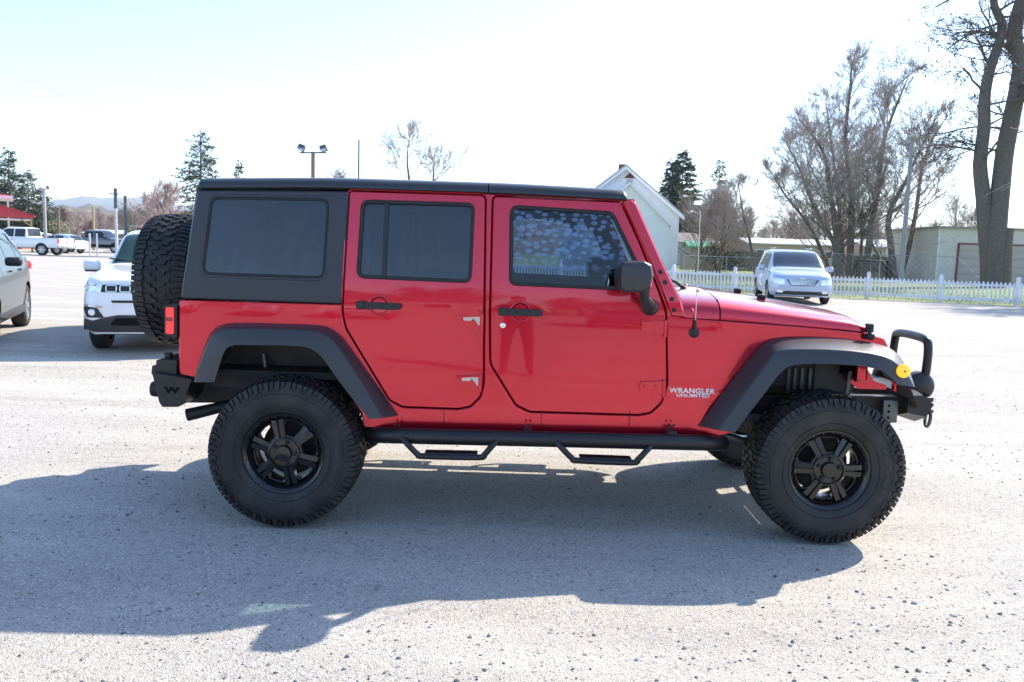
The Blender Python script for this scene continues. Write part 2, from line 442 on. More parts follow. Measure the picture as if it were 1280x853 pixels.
# body side: one skin with the arches cut out --------------------------------
side = QL([(224, 375), (429, 381), (437.5, 236.5), (607, 242.5), (777, 250.5), (801, 300), (826, 360), (838, 390), (851, 397.5), (901, 401.5), (1000, 409), (1083, 417), (1106, 424), (1112, 436),
           (1100, 446), (1060, 448), (992, 447), (978, 456), (925, 532), (916, 541), (896, 546), (455, 534.5), (452, 516), (398, 440), (382, 427), (295, 426), (281, 434), (266, 474), (240, 471.5), (224, 468)])
side = fillet(side, [.02, 0, .02, .05, .02, .3, .3, .04, .02, .1, .1, .1, .03, .03, .05, .05, .06, .06, .05, .03, .02, .02, .02, .08, .08, .08, .08, .03, .02, .03])
body = panel('body', side, sm, .03, M_RED, jeep, holes=[gapr, gapf], bev=.004, cuts=ZC)
# dark inner shell behind the gaps (door shuts) with window openings
sh = offset(side, .03)
b = panel('door_shut', fillet(QL([(430, 390), (440, 241), (607, 246), (784, 255), (800, 290), (831, 362), (848, 395), (846, 520), (640, 520), (490, 512)]), .03), lambda x, z, off: sm(x, z, off+.05), .02, M_DARK, body, holes=[offset(rw, -.004), offset(fw, -.004)], bev=.001, cuts=ZC)
# rocker seams and lower rocker turn-under
r0 = QL([(462, 533), (897, 545)])
b = MB(); X0, X1 = r0[0][0], r0[1][0]
ring = lambda x, z: [(x, SY(x, z)+.002, z+.004), (x, SY(x, z)+.03, z-.05), (x, SY(x, z)+.10, z-.065), (x, SY(x, z)+.12, z)]
b.loft([ring(X0, r0[0][1]), ring(X1, r0[1][1])]); b.build('rocker', M_RED, jeep, smooth=30)
b = MB()
for px in (555, 676.5, 786.5):
    p, q = Q(px, 513), Q(px, 534)
    b = MB(); b.box(((p[0]+q[0])/2, SY(p[0], .75)+.0005, (p[1]+q[1])/2), (.003, .004, abs(p[1]-q[1])-.004)); b.build('panel_seam', M_DARK, body)
# other side, rear and floor
far = mirror_copy(body, YC, jeep, skip=('panel_seam',)); far['label'] = 'far side body panel'
for d in (door_r, door_f):
    o = mirror_copy(d, YC, jeep); o['label'] = 'driver side door'
mirror_copy(bpy.data.objects['rocker'], YC, jeep)
zs_top = Q(224, 375)[1]; zs_bot = Q(224, 468)[1]; XR = Q(224, 420)[0]
def plane_yz(x0, slope=0): return lambda u, v, off: (x0+off+slope*v, u, v)
y0r = SY(XR, 1.0)
tg = panel('tailgate', fillet([(y0r+.004, zs_bot), (2*YC-y0r-.004, zs_bot), (2*YC-SY(XR, zs_top)-.004, zs_top-.003), (SY(XR, zs_top)+.004, zs_top-.003)], .02), lambda u, v, off: (XR+off+.002, u, v), .03, M_RED, jeep)
# hood -----------------------------------------------------------------------
hl = [Q(px, py) for px, py in ((900, 401), (940, 403.8), (985, 407.3), (1035, 411.7), (1068, 414.7), (1084, 416.5))]
hz = ci([(p[0], p[1]) for p in hl])
def hood_ring(x, crown, y0, ins=0.0, zf=0.0, n=14):
    z0 = hz(x)+.004; pts = []
    for i in range(n+1):
        s_ = i/n
        # superellipse quarter for the shoulder then gentle crown
        a = s_*PI/2
        yy = y0+ins+(YC-y0-ins)*(1-math.cos(a))**1.15
        zz = z0+crown*(math.sin(a)**.62)-zf
        pts.append((x, yy, zz))
    return pts+[(p[0], 2*YC-p[1], p[2]) for p in pts[-2::-1]]
xh0, xh1 = hl[0][0]+.004, hl[-1][0]
rings = []
for i in range(19):
    t = i/18; x = xh0+(xh1-xh0)*t
    crown = .150*(1-t)+.085*t
    if t > .93: crown -= (t-.93)/.07*.022
    rings.append(hood_ring(x, crown, SY(x, hz(x))+.004))
h = MB(); h.loft(rings, closed_ring=False, caps=False)
inn = [[(p[0], p[1], p[2]-.015) for p in r_] for r_ in rings]
h.loft([rings[0], [(p[0]-.0, p[1], p[2]-.05) for p in rings[0]]], closed_ring=False, caps=False)
h.loft([rings[-1], [(p[0], p[1], p[2]-.03) for p in rings[-1]]], closed_ring=False, caps=False)
hood = h.build('hood', M_RED, jeep, smooth=40)
# cowl between hood and windshield
cl0 = Q(851, 397.5)[0]; rings = []
for i in range(6):
    t = i/5; x = cl0-.05+(xh0-.008-cl0+.05)*t
    rings.append(hood_ring(x, .150+.0*(1-t), SY(x, hz(xh0))+.003))
# keep the cowl at the hood line's own slope
zc0, zc1 = Q(851, 397.5)[1], hl[0][1]
rings = [[(p[0], p[1], p[2]-(hz(p[0])-(zc0+(zc1-zc0)*i/5))) for p in r_] for i, r_ in enumerate(rings)]
h = MB(); h.loft(rings, closed_ring=False, caps=False); h.loft([rings[-1], [(p[0], p[1], p[2]-.03) for p in rings[-1]]], False, False)
cowl = h.build('cowl', M_RED, jeep, smooth=40)
b = MB(); b.box((xh0-.004, YC, hl[0][1]+.05), (.004, 1.40, .12)); b.box((xh0+.2, YC, hl[0][1]-.03), (1.3, 1.1, .02)); b.build('engine_bay', M_DARK, body)
def top_z(x, y):
    t = min(max((x-xh0)/(xh1-xh0), 0), 1); y0 = SY(x, hz(x))+.004; cr = .150*(1-t)+.085*t
    q = min(max((y-y0)/(YC-y0), 0), 1)**(1/1.15); a = math.acos(1-q); return hz(x)+.004+cr*(math.sin(a)**.62)
# hood bumpers, footman loop and wiper bits on the cowl
for (px, y_) in ((952, .42), (921.5, 1.05)):
    p = QY(px, 366, y_); z_ = top_z(p[0], y_)
    b = MB(); b.box((p[0], y_, z_+.012), (.045, .05, .034), .010); b.build('hood_bumper', M_RUB, hood)
for (px, y_) in ((889, .35), (862, .7)):
    p = QY(px, 363, y_); x_ = min(p[0], xh0-.06); z_ = top_z(xh0, y_)
    b = MB(); b.lathe([(.012, 0), (.012, .01), (.007, .016), (.0001, .018)], (x_, y_, z_-.004), 'z', 12); b.build('washer_nozzle', M_RED, cowl)
for y_ in (.45, 1.0):
    x_ = cl0+.01; z_ = top_z(xh0, y_)
    b = MB(); b.tube([(x_+.09, y_+.02, z_+.004), (x_+.05, y_, z_+.035), (x_-.06, y_+.2, z_+.09), (x_-.1, y_+.42, z_+.10)], [.010, .008, .006, .005], 8); b.ball((x_+.09, y_+.02, z_+.004), .018)
    b.build('wiper', M_BLK, cowl)

# grille and front --------------------------------------------------------------
yg = SY(xh1, 1.1)+.008
gt = hl[-1][1]+.07; gb = .86
def gmap(u, v, off): return (xh1+.045-off+(gt-v)*.02-abs(u-YC)**3*.10, u, v)
slots = [fillet([(YC+dy-.028, .91), (YC+dy+.028, .91), (YC+dy+.028, gt-.09), (YC+dy-.028, gt-.09)], .02) for dy in [-.27+.09*i for i in range(7)]]
g = panel('grille', fillet([(yg, gb), (2*YC-yg, gb), (2*YC-yg, gt-.10), (2*YC-yg-.07, gt-.03), (YC, gt+.01), (yg+.07, gt-.03), (yg, gt-.10)], [.03, .03, .05, .1, .3, .1, .05]), gmap, .06, M_RED, jeep, holes=slots, bev=.012, cuts=[yg+.1*i for i in range(14)], cut_axis=0)
b = MB(); b.box((xh1-.05, YC, (gt+gb)/2-.05), (.03, 1.05, gt-gb-.16)); b.build('radiator', M_DARK, g)
for dy in (-.42, .42):
    b = MB(); b.lathe([(.0001, .085), (.04, .08), (.075, .062), (.088, .045)], (xh1+.0, YC+dy, gt-.15), 'x', 32); b.build('headlight', M_CLEAR, g, smooth=80)
    b = MB(); b.lathe([(.088, .02), (.088, .052), (.098, .052), (.100, .02)], (xh1+.0, YC+dy, gt-.15), 'x', 32); b.build('headlight_bezel', M_CHROME, g)
for s_ in (-1, 1):   # rubber hood latch on the side of the hood's front corner
    x_ = xh1+.004; y_ = YC+s_*(YC-SY(xh1, 1.1)+.012); z_ = hl[-1][1]
    b = MB(); b.box((x_, y_, z_+.03), (.045, .03, .05), .008); b.box((x_+.004, y_+s_*.004, z_-.018), (.05, .036, .035), .010); b.lathe([(.018, -.008), (.018, .008)], (x_, y_+s_*.016, z_-.02), 'y', 14)
    b.box((x_, y_+s_*.01, z_+.006), (.02, .02, .07), .006)
    b.build('hood_latch', M_RUB, hood)

# hardtop ---------------------------------------------------------------------
hs = fillet(QL([(246, 237.5), (436.5, 239), (428, 380.5), (225.5, 373.5)]), [.05, .01, .01, .02])
hw = fillet(QL([(264, 246.5), (411.5, 249), (405, 348), (252, 342.5)]), .05)
zlip = Q(340, 236)[1]
ht = panel('hardtop', hs, sm, .035, M_TOP, jeep, holes=[hw], bev=.008, cuts=ZC, label='black textured hardtop')
# pressed lip around the side window
panel('window_surround', offset(hw, -.018), lambda x, z, off: sm(x, z, off-.004), .012, M_TOP, ht, holes=[offset(hw, -.001)], bev=.004, cuts=ZC)
panel('window_glass', offset(hw, .002), lambda x, z, off: sm(x, z, off+.004), .005, G_DARK, ht, bev=.0008, cuts=ZC)
rubber_ring(offset(hw, .001), ht, wd=.010)
mirror_copy(ht, YC, jeep)['label'] = 'driver side of the black hardtop'
# roof: rounded slab, line follows the photograph
re_ = [Q(249, 236.8), Q(437, 237.2), Q(607, 242.6), Q(776, 251.2)]
rz_ = ci([(p[0], p[1]) for p in re_]); xr0, xr1 = re_[0][0]+.004, re_[-1][0]+.012
def roof_ring(x, z, hgt=.062, bulge=.035, n=10):
    y0 = SY(x, z)-.004; pts = [(x, y0+.05, z), (x, y0+.008, z+.002), (x, y0, z+.010)]
    for i in range(1, n+1):
        a = i/n*PI/2; pts.append((x, y0+.065*(1-math.cos(a)), z+.010+(hgt-.010)*math.sin(a)))
    pts.append((x, y0+.35, z+hgt+bulge*.75)); pts.append((x, YC, z+hgt+bulge))
    q = pts+[(p[0], 2*YC-p[1], p[2]) for p in pts[-2::-1]]; return q
def roof_piece(nm, xa, xb, ta=0, tb=0, k=12, lab=None):
    rs = []
    for i in range(k+1):
        x = xa+(xb-xa)*i/k; z = rz_(x); rs.append(roof_ring(x, z))
    def shrink(r_, dx, s_): return [(p[0]+dx, YC+(p[1]-YC)*(1-.012*s_), rz_(p[0])+(p[2]-rz_(p[0]))*(1-s_)+0) for p in r_]
    if ta: rs = [shrink(rs[0], -ta*.9, .75), shrink(rs[0], -ta*.75, .38), shrink(rs[0], -ta*.45, .14)]+rs
    if tb: rs = rs+[shrink(rs[-1], tb*.45, .12), shrink(rs[-1], tb*.75, .35), shrink(rs[-1], tb*.9, .75)]
    m_ = MB(); m_.loft(rs); return m_.build(nm, M_TOP, ht, smooth=50)
xs_ = Q(610.5, 240)[0]
roof_piece('roof_panel', xr0, xs_-.003, ta=.016); roof_piece('roof_panel', xs_+.003, xr1, tb=.03)
# rear face of hardtop with glass
zt0 = Q(246, 237)[1]; zb0 = Q(225, 372)[1]; xt0 = Q(244, 237)[0]; xb0 = Q(225.5, 372)[0]
def rmap(u, v, off):
    t = (v-zb0)/(zt0-zb0); return (xb0+(xt0-xb0)*t+off, u, v)
def ry(z, s_): t = SY(-.6, z)+.01; return t if s_ < 0 else 2*YC-t
ro = [(ry(zb0, -1), zb0), (ry(zb0, 1), zb0), (ry(zt0, 1), zt0+.01), (ry(zt0, -1), zt0+.01)]
rg = fillet([(ry(zb0, -1)+.13, zb0+.02), (ry(zb0, 1)-.13, zb0+.02), (ry(zt0, 1)-.14, zt0-.07), (ry(zt0, -1)+.14, zt0-.07)], .05)
rf = panel('liftgate', ro, rmap, .03, M_TOP, ht, holes=[rg]); panel('rear_glass', rg, lambda u, v, off: rmap(u, v, off+.01), .005, G_DARK, ht, bev=.001)

# windshield frame -----------------------------------------------------------------
wf = fillet(QL([(777.5, 250), (789, 249.5), (795, 253), (829, 330), (852, 377), (857, 398), (839, 396.5), (835, 388), (825.5, 360), (801, 301)]), [.01, .02, .03, .5, .1, .01, .01, .1, .2, .3])
wsf = panel('windshield_frame', wf, lambda x, z, off: sm(x, z, off-.006), .055, M_RED, jeep, bev=.010, cuts=ZC)
mirror_copy(wsf, YC, jeep)
wt, wb_ = Q(790, 253), Q(853, 380)
b = MB()
def wsx(z): t = (z-wb_[1])/(wt[1]-wb_[1]); return wb_[0]+(wt[0]-wb_[0])*t
ys0 = SY(wt[0], wt[1])
ring = lambda y_, dx=0: [(wsx(wt[1])+.012+dx, y_, wt[1]+.018), (wsx(wt[1]-.07)+.02+dx, y_, wt[1]-.06), (wsx(wt[1]-.07)-.04, y_, wt[1]-.06), (wsx(wt[1])-.06, y_, wt[1]+.018)]
b.loft([ring(ys0+.02), ring(YC-.3, .02), ring(YC, .026), ring(YC+.3, .02), ring(2*YC-ys0-.02)]); b.build('header_bar', M_RED, wsf)
g = MB(); zz0, zz1 = wb_[1]-.04, wt[1]-.05; rs = []
for i in range(13):
    s_ = i/12; row = []
    for z_ in (zz0, (zz0+zz1)/2, zz1):
        ya = SY(wsx(z_), z_)+.035; y_ = ya+(2*YC-2*ya)*s_; row.append((wsx(z_)+.012+.045*math.sin(PI*s_), y_, z_))
    rs.append(row)
g.loft(rs, closed_ring=False, caps=False); g.build('windshield', G_WS, wsf, smooth=60, fix=False)
for px, py in ((825.5, 340), (831, 353), (839.5, 374), (842.5, 387.5)):
    b = MB(); x_, z_ = Q(px, py); b.lathe([(.0125, .003), (.0125, -.004), (.009, -.007), (.0001, -.007)], (x_, SY(x_, z_)-.006, z_), 'y', 14); b.build('frame_bolt', M_BLK, wsf)
x_, z_ = Q(792, 250); 

# flares ---------------------------------------------------------------------------
def flare(A, B, Cc, ya, yb, yc, nm='wheel_flare', n=5):
    """A outer edge on the body, B crease, Cc lower edge: image polylines with the same count"""
    def pw(pt, y):
        x, z = QY(pt[0], pt[1], y); return (x, y, z)
    PA = smooth_path([pw(p, ya+plan(QY(p[0], p[1], ya)[0])*.9) for p in A], n); PB = smooth_path([pw(p, yb) for p in B], n); PC = smooth_path([pw(p, yc) for p in Cc], n)
    rings = []
    for a, b_, c in zip(PA, PB, PC):
        u = (b_-a); e = (c-b_)
        b1 = b_-u.normalized()*min(.012, u.length*.4); b2 = b_+e.normalized()*min(.010, e.length*.3)
        c1 = c-e.normalized()*.006; ci_ = c+Vector((0, .012, 0))+(c-b_).normalized()*.002; d = c+Vector((0, .05, 0))-(c-b_)*.15; f = Vector(((a.x+c.x)/2, ya+.03, (a.z+c.z)/2))
        rings.append([a+Vector((0, .004, 0)), a, b1, b_*.5+(b1+b2)*.25, b2, c1, c, ci_, d, f])
    m_ = MB(); m_.loft(rings); return m_.build(nm, M_FLARE, jeep, smooth=45)
fl_r = flare([(241.5, 477), (249, 452), (257.5, 428), (266, 413), (281, 405), (305, 404), (350, 405), (398, 407), (418, 414), (434, 430), (465, 473), (497, 520)],
      [(242.5, 478), (250.5, 452), (259.5, 430), (269, 417), (284, 411), (305, 410.5), (350, 411.5), (392, 414), (410, 422), (424, 437), (451, 479), (478, 523)],
      [(268, 478), (273, 460), (279, 443), (284, 435), (292, 432), (310, 431.5), (350, 432), (378, 433.5), (392, 438), (404, 449), (430, 485), (461, 524)], -.006, -.125, -.150)
fl_f = flare([(873, 533), (893, 505), (918, 472), (944, 440), (955, 430), (968, 424), (990, 421.5), (1030, 422), (1065, 425), (1100, 431), (1120, 441), (1136, 463), (1143, 482)],
      [(898, 538), (915, 515), (936, 486), (958, 456), (967, 444), (977, 438.5), (995, 436.5), (1030, 436.5), (1064, 438.5), (1096, 443), (1115, 450), (1133, 466), (1143.5, 484)],
      [(919, 541), (934, 520), (952, 497), (970, 473), (979, 463.5), (988, 458), (1002, 455.5), (1032, 455), (1062, 456.5), (1088, 459.5), (1103, 464.5), (1117, 475), (1121, 481)], -.004, -.125, -.150)
for f_ in (fl_r, fl_f): mirror_copy(f_, YC, jeep)
x_, z_ = QY(1129.5, 464, -.145)
b = MB(); b.lathe([(.037, .004), (.037, -.008), (.030, -.014), (.0001, -.017)], (x_, -.142, z_), 'y', 28); b.build('turn_signal', M_AMBER, fl_f, smooth=50)
b = MB(); b.lathe([(.006, .004), (.006, -.020), (.0001, -.021)], (x_, -.142, z_), 'y', 12); b.build('bulb', mat('bulb_amber', (.35, .12, .0), .3), fl_f)

# wheels -----------------------------------------------------------------------------
TR = .415
def make_tyre():
    t = MB()
    prof = [(.222, -.120), (.226, -.133), (.240, -.143), (.27, -.154), (.31, -.158), (.345, -.157), (.372, -.152), (.388, -.143), (.397, -.130), (.400, -.10), (.402, -.05), (.4025, 0)]
    prof = prof+[(r, -w_) for r, w_ in prof[-2::-1]]
    t.lathe(prof, (0, 0, 0), 'y', 96)
    cr = ci([(-.16, .392), (-.14, .405), (-.10, .4125), (0, TR), (.10, .4125), (.14, .405), (.16, .392)])
    N = 40; P = 2*PI/N
    def block(poly, k, h0=.398):
        n = len(poly); vs = []
        for lvl in (0, 1):
            for s_, w_ in poly:
                th = (k+s_)*P; c_ = .0018 if lvl else 0
                r = cr(w_) if lvl else min(h0, cr(w_)-.008); vs.append((math.cos(th)*r, w_, math.sin(th)*r))
        t.add(vs, [list(range(n, 2*n))]+[[i, (i+1) % n, (i+1) % n+n, i+n] for i in range(n)])
    zl = [(.04, -.006), (.40, -.010), (.46, -.034), (.80, -.040), (.86, -.078), (.50, -.074), (.44, -.050), (.10, -.046)]
    sh1 = [(.06, -.086), (.50, -.082), (.56, -.118), (.50, -.157), (.10, -.157), (.12, -.12)]
    sh2 = [(.62, -.090), (.94, -.088), (.98, -.12), (.90, -.150), (.64, -.150), (.68, -.12)]
    for k in range(N):
        block(zl, k); block([(a+.5, -b_) for a, b_ in zl][::-1], k)
        for q in (sh1, sh2):
            block(q, k); block([(a+.45, -b_) for a, b_ in q][::-1], k)
    # side lugs
    for sgn in (-1, 1):
        for k in range(N):
            for (s0, s1, r0) in ((.06, .52, .352), (.60, .94, .368)):
                vs = []
                for lvl in (0, 1):
                    for s_, r in ((s0, .401), (s1, .401), (s1-.02, (r0+.40)/2), (s1-.08, r0+.006), ((s0+s1)/2, r0), (s0+.05, r0+.008), (s0+.03, (r0+.40)/2)):
                        th = (k+s_+(0 if sgn < 0 else .45))*P; ww = (.146 if r > .39 else .153 if r > .37 else .1565)+(.009 if lvl else -.006)
                        vs.append((math.cos(th)*r, sgn*ww, math.sin(th)*r))
                n = 7; t.add(vs, [list(range(n, 2*n))]+[[i, (i+1) % n, (i+1) % n+n, i+n] for i in range(n)])
    # rings moulded in the sidewall
    for r in (.335, .262):
        t.lathe([(r-.003, -.1555 if r > .3 else -.150), (r-.001, -.160 if r > .3 else -.1545), (r+.002, -.160 if r > .3 else -.1555), (r+.004, -.1565 if r > .3 else -.152)], (0, 0, 0), 'y', 72)
    return t.mesh('tyre', M_TYRE, smooth=32)
def make_rim():
    r = MB()
    r.lathe([(.205, .12), (.198, .10), (.190, .06), (.188, -.075), (.196, -.105), (.206, -.116), (.214, -.124), (.221, -.126), (.2225, -.120), (.222, -.11)], (0, 0, 0), 'y', 72)
    r.lathe([(.205, .12), (.222, .125), (.226, .118)], (0, 0, 0), 'y', 48)
    # bolt ring on the lip
    for k in range(24):
        a = 2*PI*k/24; r.lathe([(.0045, 0), (.0045, -.004), (.0001, -.005)], (math.cos(a)*.205, -.116, math.sin(a)*.205), 'y', 6)
    me1 = r.mesh('rim', M_RIM, smooth=35)
    holes = []
    for k in range(6):
        a = rad(60*k+30); p = [(.100, -.022), (.100, .022), (.138, .047), (.166, .043), (.171, 0), (.166, -.043), (.138, -.047)]
        holes.append(fillet([(q*math.cos(a)-s_*math.sin(a), q*math.sin(a)+s_*math.cos(a)) for q, s_ in p], .012, 4))
    outer = [(.190*math.cos(2*PI*i/64), .190*math.sin(2*PI*i/64)) for i in range(64)]
    def fm(u, v, off):
        rr = math.hypot(u, v); return (u, -.088-.022*math.exp(-(rr/.10)**2)+off+.020*max(0, (rr-.13)/.06)**2, v)
    o = panel('rim_face', outer, fm, .030, M_RIM, None, holes=holes, bev=.005); face = o.data.copy(); bpy.data.objects.remove(o)
    s = MB()
    for k in range(6):
        a = rad(60*k); ca, sa = math.cos(a), math.sin(a)
        for sg in (-1, 1):
            pts = [(.085, .005, -.112), (.185, .006, -.100), (.185, .034, -.095), (.130, .031, -.103), (.085, .026, -.110)]
            poly = [((x*ca-sg*y*sa), (x*sa+sg*y*ca), w_) for x, y, w_ in pts]
            vs = [(p[0], p[2], p[1]) for p in poly]+[(p[0], p[2]+.025, p[1]) for p in poly]; n = len(poly)
            s.add(vs, [list(range(n)), list(range(n, 2*n))]+[[i, (i+1) % n, (i+1) % n+n, i+n] for i in range(n)])
    s.lathe([(.088, -.095), (.086, -.118), (.078, -.122), (.074, -.112), (.046, -.112), (.044, -.124), (.040, -.130), (.0001, -.134)], (0, 0, 0), 'y', 40)
    me3 = s.mesh('rim_spoke', M_RIM, smooth=30)
    ln = MB(); ln.lathe([(.0115, -.10), (.0115, -.124), (.006, -.128), (.0001, -.128)], (0, 0, 0), 'y', 6)
    me4 = ln.mesh('lug_nut', M_CHAS, smooth=30)
    return me1, face, me3, me4
tyre_me = make_tyre(); rim_mes = make_rim()
def text_mesh(body, size, ext, spacing=1.0, shear=0, bold=0):
    c = bpy.data.curves.new('t', 'FONT'); c.body = body; c.size = size; c.extrude = ext; c.space_character = spacing; c.shear = shear; c.align_x = 'CENTER'; c.offset = bold
    o = bpy.data.objects.new('t', c); C.objects.link(o); dg = bpy.context.evaluated_depsgraph_get(); dg.update()
    me = bpy.data.meshes.new_from_object(o.evaluated_get(dg)); bpy.data.objects.remove(o); return me
def ring_text(s, r, a0, size, y):
    tm = text_mesh(s, size, .0012, 1.15, 0, .0008); m_ = MB(); vs = []
    for v in tm.vertices:
        th = a0+v.co.x/r; rr = r+v.co.y-size*.35; vs.append((math.cos(-th)*rr*1, y-v.co.z, math.sin(-th)*rr))
    m_.add(vs, [list(p.vertices) for p in tm.polygons]); return m_.mesh('sidewall_lettering', mat('raised_rubber', (.05, .05, .05), .5), smooth=0)
txt1 = ring_text('Mud-Terrain T/A', .302, 0, .036, -.1595)
def wheel(nm, loc, rot, parent, tilt=None, letter=True, face=-1, label=None):
    e = thing(nm, None, None, loc, 0, parent=parent)
    if label: e['label'] = label
    t = link('tyre', tyre_me, e)
    if letter: l = link('sidewall_lettering', txt1, t)
    rm = link('rim', rim_mes[0], e)
    for n_, me in zip(('rim_face', 'rim_spokes'), rim_mes[1:]): link(n_, me, rm)
    for k in range(5): a = 2*PI*k/5+.3; link('lug_nut', rim_mes[3], rm, loc=(math.cos(a)*.06, 0, math.sin(a)*.06))
    M_ = Matrix.Rotation(rot, 4, 'Y')
    if face > 0: M_ = Matrix.Rotation(PI, 4, 'Z')@M_
    if tilt: M_ = tilt@M_
    e.matrix_world = Matrix.Translation(loc)@M_
    return e
WB = (_rot@(_a-_b)).x
YW = -.15+.158
wheel('wheel', (0.0, YW, TR), rad(17), jeep); wheel('wheel', (WB, YW, TR), rad(2), jeep)
wheel('wheel', (0.0, 2*YC-YW, TR), .4, jeep, face=1); wheel('wheel', (WB, 2*YC-YW, TR), 1.1, jeep, face=1)
# spare on the tailgate, its outer face to the rear
sx_, sz_ = QY(199, 349, YC)
spare = wheel('spare_wheel', (XR-.27, YC-.01, sz_), .3, jeep, tilt=Matrix.Rotation(-PI/2, 4, 'Z'), letter=False)
b = MB(); b.lathe([(.13, 0), (.13, .16), (.05, .18), (.05, .30)], (XR-.25, YC, sz_), 'x', 24); b.build('spare_carrier', M_CHAS, spare)
for o in [o for o in spare.children if o.name.startswith('spare_carrier')]: o.matrix_parent_inverse = spare.matrix_world.inverted()

# lamps, bumper, exhaust at the rear ------------------------------------------------------
def yp(px, py, y): x, z = QY(px, py, y); return (x, z)
pts = [yp(206.5, 381, .03), yp(223, 381, .03), yp(223, 422, .03), yp(207, 421, .03)]
b = MB(); b.prism(fillet(pts, .012), .010, .135); tl = b.build('taillight', M_BLK, jeep)
pts = [yp(207.6, 384.5, .0), yp(217.5, 384.5, .0), yp(217.5, 418, .0), yp(207.6, 417.5, .0)]
b = MB(); b.prism(fillet([(p[0]-.004, p[1]) for p in pts], .008), .004, .120); b.build('lens', M_REDL, tl)
pts = [yp(209, 397, .0), yp(217, 397, .0), yp(217, 402, .0), yp(209, 402, .0)]
b = MB(); b.prism([(p[0]-.008, p[1]) for p in pts], .000, .116); b.build('lens_band', mat('dark_red_lens', (.25, .005, .01), .15, coat=1), tl)
tl2 = mirror_copy(tl, YC, jeep)
yb_ = .02
bp = [yp(190, 466, yb_), yp(240, 474.5, yb_), yp(228, 503, yb_), yp(223, 509, yb_), yp(203, 509, yb_), yp(199, 503, yb_)]
b = MB(); n = len(bp)
prof = fillet(bp, .008, 2)
b.prism(prof, yb_, 2*YC-yb_); rb = b.build('rear_bumper', M_COAT, jeep)
b = MB(); b.prism(fillet([yp(199, 449, .1), yp(224, 449, .1), yp(224, 470, .1), yp(193, 467, .1), yp(194, 456, .1), yp(199, 455, .1)], .005, 2), .06, .34)
b.lathe([(.025, -.02), (.025, .05), (.0001, .05)], (yp(207, 447, .1)[0], .14, yp(207, 447, .1)[1]-.03), 'z', 14)
b.build('tyre_carrier_pivot', M_COAT, rb)
x_, z_ = yp(191, 487, .1); b = MB(); b.lathe([(.042, -.03), (.045, -.01), (.045, .05)], (x_+.02, .12, z_), 'x', 22); b.lathe([(.0001, -.025), (.04, -.028)], (x_+.02, .12, z_), 'x', 22); b.build('backup_lamp', M_BLK, rb)
x_, z_ = yp(215, 487, yb_); wm = text_mesh('W', .075, .001, 1, 0, .005); m_ = MB(); m_.add([(x_+v.co.x*1.0, yb_-.001-v.co.z, z_+v.co.y*.62-.02) for v in wm.vertices], [list(p.vertices) for p in wm.polygons]); m_.build('bumper_mark', M_DARK, rb, smooth=0)
ep = [QY(px, py, .22) for px, py in ((234, 519), (262, 513), (300, 505))]
b = MB(); b.tube([(ep[0][0], .22, ep[0][1]), (ep[1][0], .24, ep[1][1]), (ep[2][0], .30, ep[2][1]), (ep[2][0]+.35, .34, ep[2][1]+.05)], [.037, .034, .029, .026], 16)
b.build('exhaust_pipe', mat('sooty_steel', (.035, .033, .032), .5, .5), jeep)

# front bumper with hoop ------------------------------------------------------------------
yn, yf_ = .55, 1.02
def fx(px, py, y=.55): x, z = QY(px, py, y); return x, z
hx, hz1 = fx(1161, 428); _, hz0 = fx(1157, 474)
b = MB(); hp = [(hx-.01, yn, hz0-.03), (hx, yn, hz0+.08), (hx+.004, yn+.01, hz1-.03), (hx, yn+.05, hz1+.012), (hx, YC, hz1+.022), (hx, yf_-.05, hz1+.012), (hx+.004, yf_-.01, hz1-.03), (hx, yf_, hz0+.08), (hx-.01, yf_, hz0-.03)]
b.tube(smooth_path(hp, 5), .026, 14); 
fb = MB(); x0_, z0_ = fx(1130, 493, .30); x1_, z1_ = fx(1160, 528, .30)
# main beam, chamfered towards its ends
def brg(y_, s_): return [(x0_-.02, y_, z0_+.01), (x0_+.10+.03*s_, y_, z0_+.012), (x1_+.02*s_, y_, z0_-.04), (x1_-.005+.02*s_, y_, z1_+.03), (x1_-.06, y_, z1_-.005), (x0_-.02, y_, z1_+.03)]
def brs(y_, s_): q = brg(y_, s_); return q[:3]+[(q[3][0]-.03, y_, z1_+.07), (q[4][0], y_, z1_+.05), (q[5][0], y_, z1_+.07)]
fb.loft([brs(.20, -1.2), brg(.34, 0), brg(.55, .8), brg(YC, 1), brg(1.02, .8), brg(1.23, 0), brs(1.37, -1.2)])
bmp = fb.build('front_bumper', M_COAT, jeep); b.build('bull_bar', M_COAT, bmp)
b = MB(); xw, zw = fx(1149, 483); 
b.lathe([(.0001, -.09), (.065, -.085), (.088, -.065), (.092, -.02), (.085, 0)], (xw, yn+.05, zw), 'y', 28); b.lathe([(.062, 0), (.062, .36)], (xw, yn+.05, zw), 'y', 20); b.lathe([(.085, .36), (.092, .38), (.088, .43), (.0001, .45)], (xw, yn+.05, zw), 'y', 28)
b.box((xw-.02, YC, zw-.07), (.16, .62, .03), .005); b.build('winch', M_COAT, bmp)
xd, zd = fx(1156, 517, .33)
ring_ = [(xd+.02+.004*math.cos(a), .33+.030*math.sin(a), zd-.030+.048*math.cos(a)) for a in [2*PI*i/20 for i in range(20)]]
b = MB(); b.tube(ring_, .010, 8, closed=True); b.tube([(xd+.02, .29, zd+.02), (xd+.02, .37, zd+.02)], .012, 8); b.box((xd-.005, .33, zd+.02), (.05, .022, .05), .004); b.build('shackle', M_STEEL if 0 else M_GREYM, bmp)
